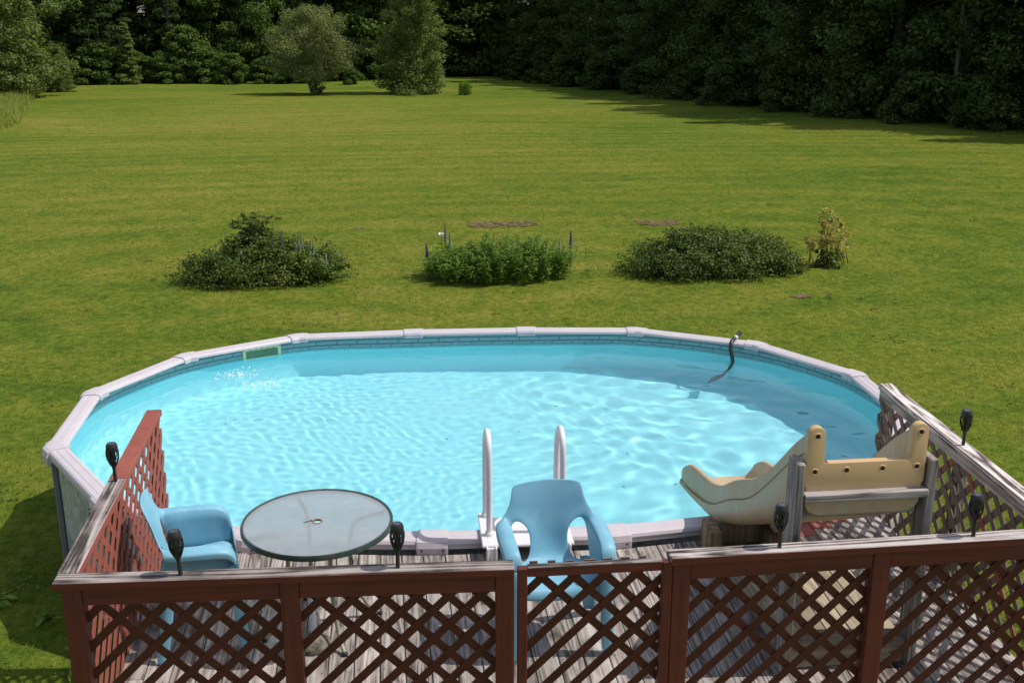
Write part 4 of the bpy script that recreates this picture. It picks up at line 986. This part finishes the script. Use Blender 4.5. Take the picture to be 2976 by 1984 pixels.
def perennials(label, loc, seed):
    """upright leafy stems packed into one bed"""
    rng = np.random.default_rng(seed); t = empty('perennial_clump', loc, 0, label, 'plant'); Vs = []; mb = MB()
    for k in range(235):
        a = rng.uniform(0, 6.28); r = math.sqrt(rng.random()); x, y = 1.12*r*math.cos(a), 0.62*r*math.sin(a)
        h = (0.66 if x > -0.25 else 0.52)*(1-0.30*r**3)*rng.uniform(0.78, 1.10); tx, ty = x*0.10+rng.normal(0, 0.03), y*0.18+rng.normal(0, 0.03)
        mb.tube([(x, y, -0.02), (x+tx*0.5, y+ty*0.5, h*0.55), (x+tx, y+ty, h)], [0.005, 0.004, 0.002], 3, False)
        n = int(rng.integers(56, 84)); f = rng.random(n)**0.75; f = 0.12+0.88*f; ang_ = rng.uniform(0, 6.28, n); ll = 0.052*(1.15-0.55*f)
        P = np.stack([x+tx*f+np.cos(ang_)*ll, y+ty*f+np.sin(ang_)*ll, h*f+0.012], 1); O = np.stack([np.cos(ang_), np.sin(ang_), 0*f], 1)*0.8
        tt = np.stack([np.cos(ang_)*0.92, np.sin(ang_)*0.92, rng.normal(0.05, 0.28, n)], 1); bb = np.stack([-np.sin(ang_), np.cos(ang_), rng.normal(0, 0.25, n)], 1)
        L = (0.085*(1.2-0.6*f)*rng.uniform(0.75, 1.25, n))[:, None]
        Vs.append(np.stack([P-tt*L*0.5, P+bb*L*0.20, P+tt*L*0.5, P-bb*L*0.20], 1))
    link('foliage', leaves_mesh('foliage', Vs, rng), 'leaf_peren', t); mb.build('stems', 'leaf_peren', t)
perennials('dense light green perennial bed with one white flower, between two bushes', gl_(1.74, 17.80), 62)
bush('cotoneaster_bush', 'low wide dark bush with reddish shoot tips beside the small azalea', gl_(5.25, 17.75),
     [(0, 0, 0.22, 1.25, 0.72, 0.40, 1.7), (-0.65, 0, 0.20, 0.75, 0.55, 0.36, 1.0), (0.55, 0.1, 0.25, 0.75, 0.55, 0.40, 1.0), (-0.15, 0.2, 0.46, 0.62, 0.45, 0.26, 0.6), (1.15, -0.1, 0.10, 0.4, 0.35, 0.20, 0.35)], 'leaf_bush', 0.052, 6400, 63, twig=0.35)
az = bush('azalea_bush', 'small leggy azalea with thin orange-yellow foliage beside the wide bush', gl_(7.33, 18.0),
     [(0, 0, 0.58, 0.32, 0.28, 0.24, 0.075), (0.06, 0, 0.80, 0.22, 0.2, 0.16, 0.035), (-0.24, 0, 0.45, 0.2, 0.2, 0.12, 0.03), (0.22, 0, 0.42, 0.2, 0.2, 0.14, 0.03)], 'leaf_azalea', 0.062, 4200, 64, twig=0.8)
bush('creeping_groundcover', 'tuft of dark green leaves round the foot of the small azalea', gl_(7.30, 17.93), [(0, 0, 0.12, 0.22, 0.22, 0.20, 0.22)], 'leaf_bush', 0.06, 3000, 65, 'plant')
# lupines and the peony
def lupine(x, y, h, label, mat, rad=0.028, lean=0.0):
    t = empty('lupine', gl_(x, y), 0, label, 'flower', 'lupines in the beds'); rng = np.random.default_rng(int(abs(x*100)+h*1000))
    MB().tube([(0, 0, -0.02), (lean*0.4, 0, h*0.5), (lean, 0, h)], 0.007, 5).build('stem', 'leaf_peren', t)
    mb = MB(); n = 60
    for k in range(n):
        f = k/n; z = h*(0.62+0.38*f); r = rad*(1-0.75*f); a = k*2.4; cx, cy = lean*z/h+r*math.cos(a), r*math.sin(a); s = 0.012*(1-0.4*f)
        mb.add([(cx-s, cy, z), (cx+s, cy, z), (cx, cy-s, z), (cx, cy+s, z), (cx, cy, z+s*1.2), (cx, cy, z-s)], [(0, 2, 4), (2, 1, 4), (1, 3, 4), (3, 0, 4), (2, 0, 5), (1, 2, 5), (3, 1, 5), (0, 3, 5)])
    mb.build('flower_spike', mat, t)
    P = rng.normal(0, 1, (80, 3))*np.array([0.12, 0.12, 0.07])+np.array([0, -0.04, h*0.50]); link('leaves', leaves_mesh('leaves', [leaf_arrays(P, P*0+np.array([0, 0, 1.0]), rng, 0.12, 0.6, 0.22)], rng), 'leaf_peren', t)
lupine(2.93, 17.85, 0.74, 'tall purple lupine at the edge of the light green perennial bed', 'purple', 0.024)
lupine(2.72, 17.8, 0.60, 'pale faded lupine beside the tall purple lupine', 'palespike', 0.02, 0.02)
lupine(0.63, 17.9, 0.58, 'short purple lupine at the shaded end of the perennial bed', 'purple', 0.02, -0.04)
lupine(0.98, 18.05, 0.72, 'grey-purple lupine beside the white flower', 'palespike', 0.022)
lupine(0.92, 18.35, 0.80, 'thin tall dark lupine behind the white flower', 'purple', 0.012)
lupine(-1.72, 18.05, 0.78, 'purple lupine rising from the raised dark bush', 'purple', 0.02)
for k, (x, y, h) in enumerate(((-1.50, 18.0, 0.76), (-1.40, 17.95, 0.80), (-1.42, 17.8, 0.64), (-1.22, 17.9, 0.68), (-1.02, 17.75, 0.48))):
    lupine(x, y, h, 'faded grey lupine in the group on the raised dark bush', 'palespike', 0.018, 0.02)
pe = empty('white_peony', gl_(0.84, 18.0), 0, 'single white flower above the perennial bed', 'flower')
MB().tube([(0, 0, -0.02), (0.01, 0, 0.35), (0, 0, 0.66)], 0.006, 5).build('stem', 'leaf_peren', pe)
for q in range(9):
    a = q*0.698; c, s_ = math.cos(a), math.sin(a); rr_ = 0.045 if q % 2 else 0.032
    mb = MB(); mb.add([(0, 0, 0.655), (rr_*c-0.018*s_, rr_*s_+0.018*c, 0.695), (rr_*1.25*c, rr_*1.25*s_, 0.715), (rr_*c+0.018*s_, rr_*s_-0.018*c, 0.695)], [(0, 1, 2, 3)]); mb.build('petal', 'petal', pe, True)
lw = empty('lupine_seedling', gl_(3.25, 17.75), 0, 'little lupine seedling on the grass beside the perennial bed', 'plant'); rng = np.random.default_rng(8)
P = rng.normal(0, 1, (30, 3))*np.array([0.09, 0.09, 0.03])+np.array([0, 0, 0.10]); link('leaves', leaves_mesh('leaves', [leaf_arrays(P, P*0+np.array([0, 0, 1.0]), rng, 0.11, 0.6, 0.22)], rng), 'leaf_peren', lw)

# bare soil patches
def patch(name, pts, seed):
    """bare soil showing through as many crumbs, thinning out to the edge"""
    rng = random.Random(seed); xs_ = [p[0] for p in pts]; ys_ = [p[1] for p in pts]; x0, x1, y0, y1 = min(xs_), max(xs_), min(ys_), max(ys_); mb = MB()
    n = int(30+(x1-x0)*(y1-y0)*520)
    for k in range(n):
        a, b_ = rng.uniform(-1.12, 1.12), rng.uniform(-1.2, 1.2)
        if rng.random() < max(abs(a), abs(b_))**4*0.75: continue
        x = (x0+x1)/2+a*(x1-x0)/2; y = (y0+y1)/2+b_*(y1-y0)/2+0.05*math.sin(x*9); r = rng.uniform(0.02, 0.06); z = G(x, y)+0.004+rng.uniform(0, 0.014); q = rng.uniform(0, 6)
        ring = [(x+r*rng.uniform(0.6, 1.3)*math.cos(q+t_*0.9), y+r*rng.uniform(0.6, 1.3)*math.sin(q+t_*0.9), z) for t_ in range(7)]
        mb.add(ring+[(x, y, z+r*0.22)], [(t_, (t_+1) % 7, 7) for t_ in range(7)])
    tag(mb.build(name, 'soil', smooth=True), kind='structure')
patch('bare_soil', [(1.62, 21.9), (2.90, 21.85), (2.88, 22.4), (1.58, 22.4)], 1)
patch('bare_soil', [(4.95, 21.75), (5.75, 21.6), (5.8, 21.95), (5.0, 22.15)], 2)

for q, (x, y, w_) in enumerate(((-0.62, 22.0, 0.10), (6.2, 16.1, 0.14))):
    patch('bare_soil', [(x-w_, y-0.07), (x+w_, y-0.09), (x+w_*0.8, y+0.08), (x-w_*0.9, y+0.07)], 10+q)
# woodland floor beyond the mown edge
edge = [(-26, 83.5), (-20, 85.5), (-9, 89.5), (5, 97.5), (9.5, 98), (10.5, 92), (13.0, 78), (15.2, 66), (17.8, 56), (20.5, 47), (23.5, 40.5), (28, 33.5), (34, 27)]
outer = [(-60, 120), (-30, 130), (-10, 135), (10, 140), (30, 140), (40, 130), (45, 110), (48, 90), (50, 75), (55, 65), (58, 55), (62, 45), (70, 33)]
mb = MB(); n = len(edge); vs = []
for a, b in zip(edge, outer):
    for k in range(9): t = k/8; x, y = a[0]+(b[0]-a[0])*t, a[1]+(b[1]-a[1])*t; vs.append((x, y, G(x, y)+0.05))
mb.add(vs, [(i*9+k, (i+1)*9+k, (i+1)*9+k+1, i*9+k+1) for i in range(n-1) for k in range(8)])
tag(mb.build('woodland_floor', 'litter', smooth=True), kind='structure')

# tall unmown grass at the left margin
rng = np.random.default_rng(12); n = 16000
t = rng.random(n); ex = -14.6-7.0*t+rng.uniform(-7, 0.2, n)*0.55*(1-0.5*t); ey = 46+28*t+rng.normal(0, 0.8, n)
zz = np.array([G(a, b) for a, b in zip(ex, ey)]); hh = rng.uniform(0.15, 0.55, n); aa = rng.uniform(0, 6.28, n); w = 0.035
dx, dy = np.cos(aa), np.sin(aa); ln = rng.normal(0, 0.16, (n, 2))
V = np.stack([np.stack([ex-dx*w, ey-dy*w, zz-0.02], 1), np.stack([ex+dx*w, ey+dy*w, zz-0.02], 1), np.stack([ex+ln[:, 0], ey+ln[:, 1], zz+hh], 1)], 1).reshape(-1, 3)
tag(link('tall_grass', npmesh('tall_grass', V, np.arange(3*n).reshape(-1, 3), False, rng.random(n)), 'leaf_weed'), kind='stuff')

# short blades on the near lawn
rng = np.random.default_rng(13); n = 640000
y = 5.2+(52-5.2)*rng.random(n)**1.9; x = 0.9+rng.uniform(-1, 1, n)*(4.2+0.60*y)
oc = np.array([(p.x, p.y) for p in outline(0.06)])
ang_b = np.arctan2(oc[:, 1]-PC[1], oc[:, 0]-PC[0]); rad_b = np.hypot(oc[:, 0]-PC[0], oc[:, 1]-PC[1]); od = np.argsort(ang_b)
ra = np.interp(np.arctan2(y-PC[1], x-PC[0]), ang_b[od], rad_b[od], period=2*math.pi)
keep = np.hypot(x-PC[0], y-PC[1]) > ra
keep &= ~((x > -1.55) & (x < 3.36) & (y < 7.3))
clumpy = 0.5+0.28*np.sin(x*3.1+np.sin(y*2.3)*1.7)*np.sin(y*2.7+np.sin(x*1.9)*1.4)+0.22*np.sin(x*9.7+np.sin(y*7.1)*2.0)*np.sin(y*8.9+np.sin(x*6.3)*2.1)
keep &= rng.random(n) < (0.15+0.85*clumpy)*np.clip(1.25-(y-14)/34, 0, 1)
x, y = x[keep], y[keep]; n = len(x); z = gz(x, y)+0.05*np.sin(x*0.31+1.0)*np.sin(y*0.17)*np.clip((y-20)/20, 0, 1)
hh = rng.uniform(0.018, 0.042, n)*(0.8+0.5*clumpy[keep]); aa = rng.uniform(0, 6.28, n); w = rng.uniform(0.003, 0.0055, n)*(0.7+y*0.045)
dx, dy = np.cos(aa)*w, np.sin(aa)*w; ln = rng.normal(0, 0.034, (n, 2))
V = np.stack([np.stack([x-dx, y-dy, z-0.005], 1), np.stack([x+dx, y+dy, z-0.005], 1), np.stack([x+ln[:, 0], y+ln[:, 1], z+hh], 1)], 1).reshape(-1, 3)
tag(link('grass_blades', npmesh('grass_blades', V, np.arange(3*n).reshape(-1, 3), False, rng.random(n)), 'blade'), kind='stuff')
# clover and weed tufts scattered through the mown grass
rng = np.random.default_rng(77); n = 900; Vs = []
y = 6.0+20*rng.random(n)**1.3; x = 0.9+rng.uniform(-1, 1, n)*(4.0+0.6*y)
ra = np.interp(np.arctan2(y-PC[1], x-PC[0]), ang_b[od], rad_b[od], period=2*math.pi)
ok = (np.hypot(x-PC[0], y-PC[1]) > ra+0.1) & ~((x > -1.7) & (x < 3.5) & (y < 7.4))
for a, b in zip(x[ok], y[ok]):
    m_ = int(rng.integers(8, 26)); sp_ = rng.uniform(0.03, 0.13)
    P = np.stack([a+rng.normal(0, sp_, m_), b+rng.normal(0, sp_, m_), G(a, b)+rng.uniform(0.015, 0.045, m_)], 1)
    Vs.append(leaf_arrays(P, np.zeros((m_, 3)), rng, rng.uniform(0.02, 0.045), 1.0, 0.7, 0.35))
tag(link('clover', leaves_mesh('clover', Vs, rng), 'blade'), kind='stuff')
# broad-leaved weeds by the corner post
for k, (x, y) in enumerate(((-2.25, 7.35), (-2.62, 7.75), (-3.0, 8.05), (-2.2, 6.95))):
    wd = empty('lawn_weed', gl_(x, y), 0, 'broad leaved weed rosette in the grass by the corner post', 'weed', 'weeds by the corner post'); rng = np.random.default_rng(70+k)
    P = rng.normal(0, 1, (26, 3))*np.array([0.06, 0.06, 0.015])+np.array([0, 0, 0.05]); link('leaves', leaves_mesh('leaves', [leaf_arrays(P, P*np.array([3, 3, 0])+np.array([0, 0, 0.6]), rng, 0.09, 0.6, 0.35)], rng), 'leaf_peren', wd)
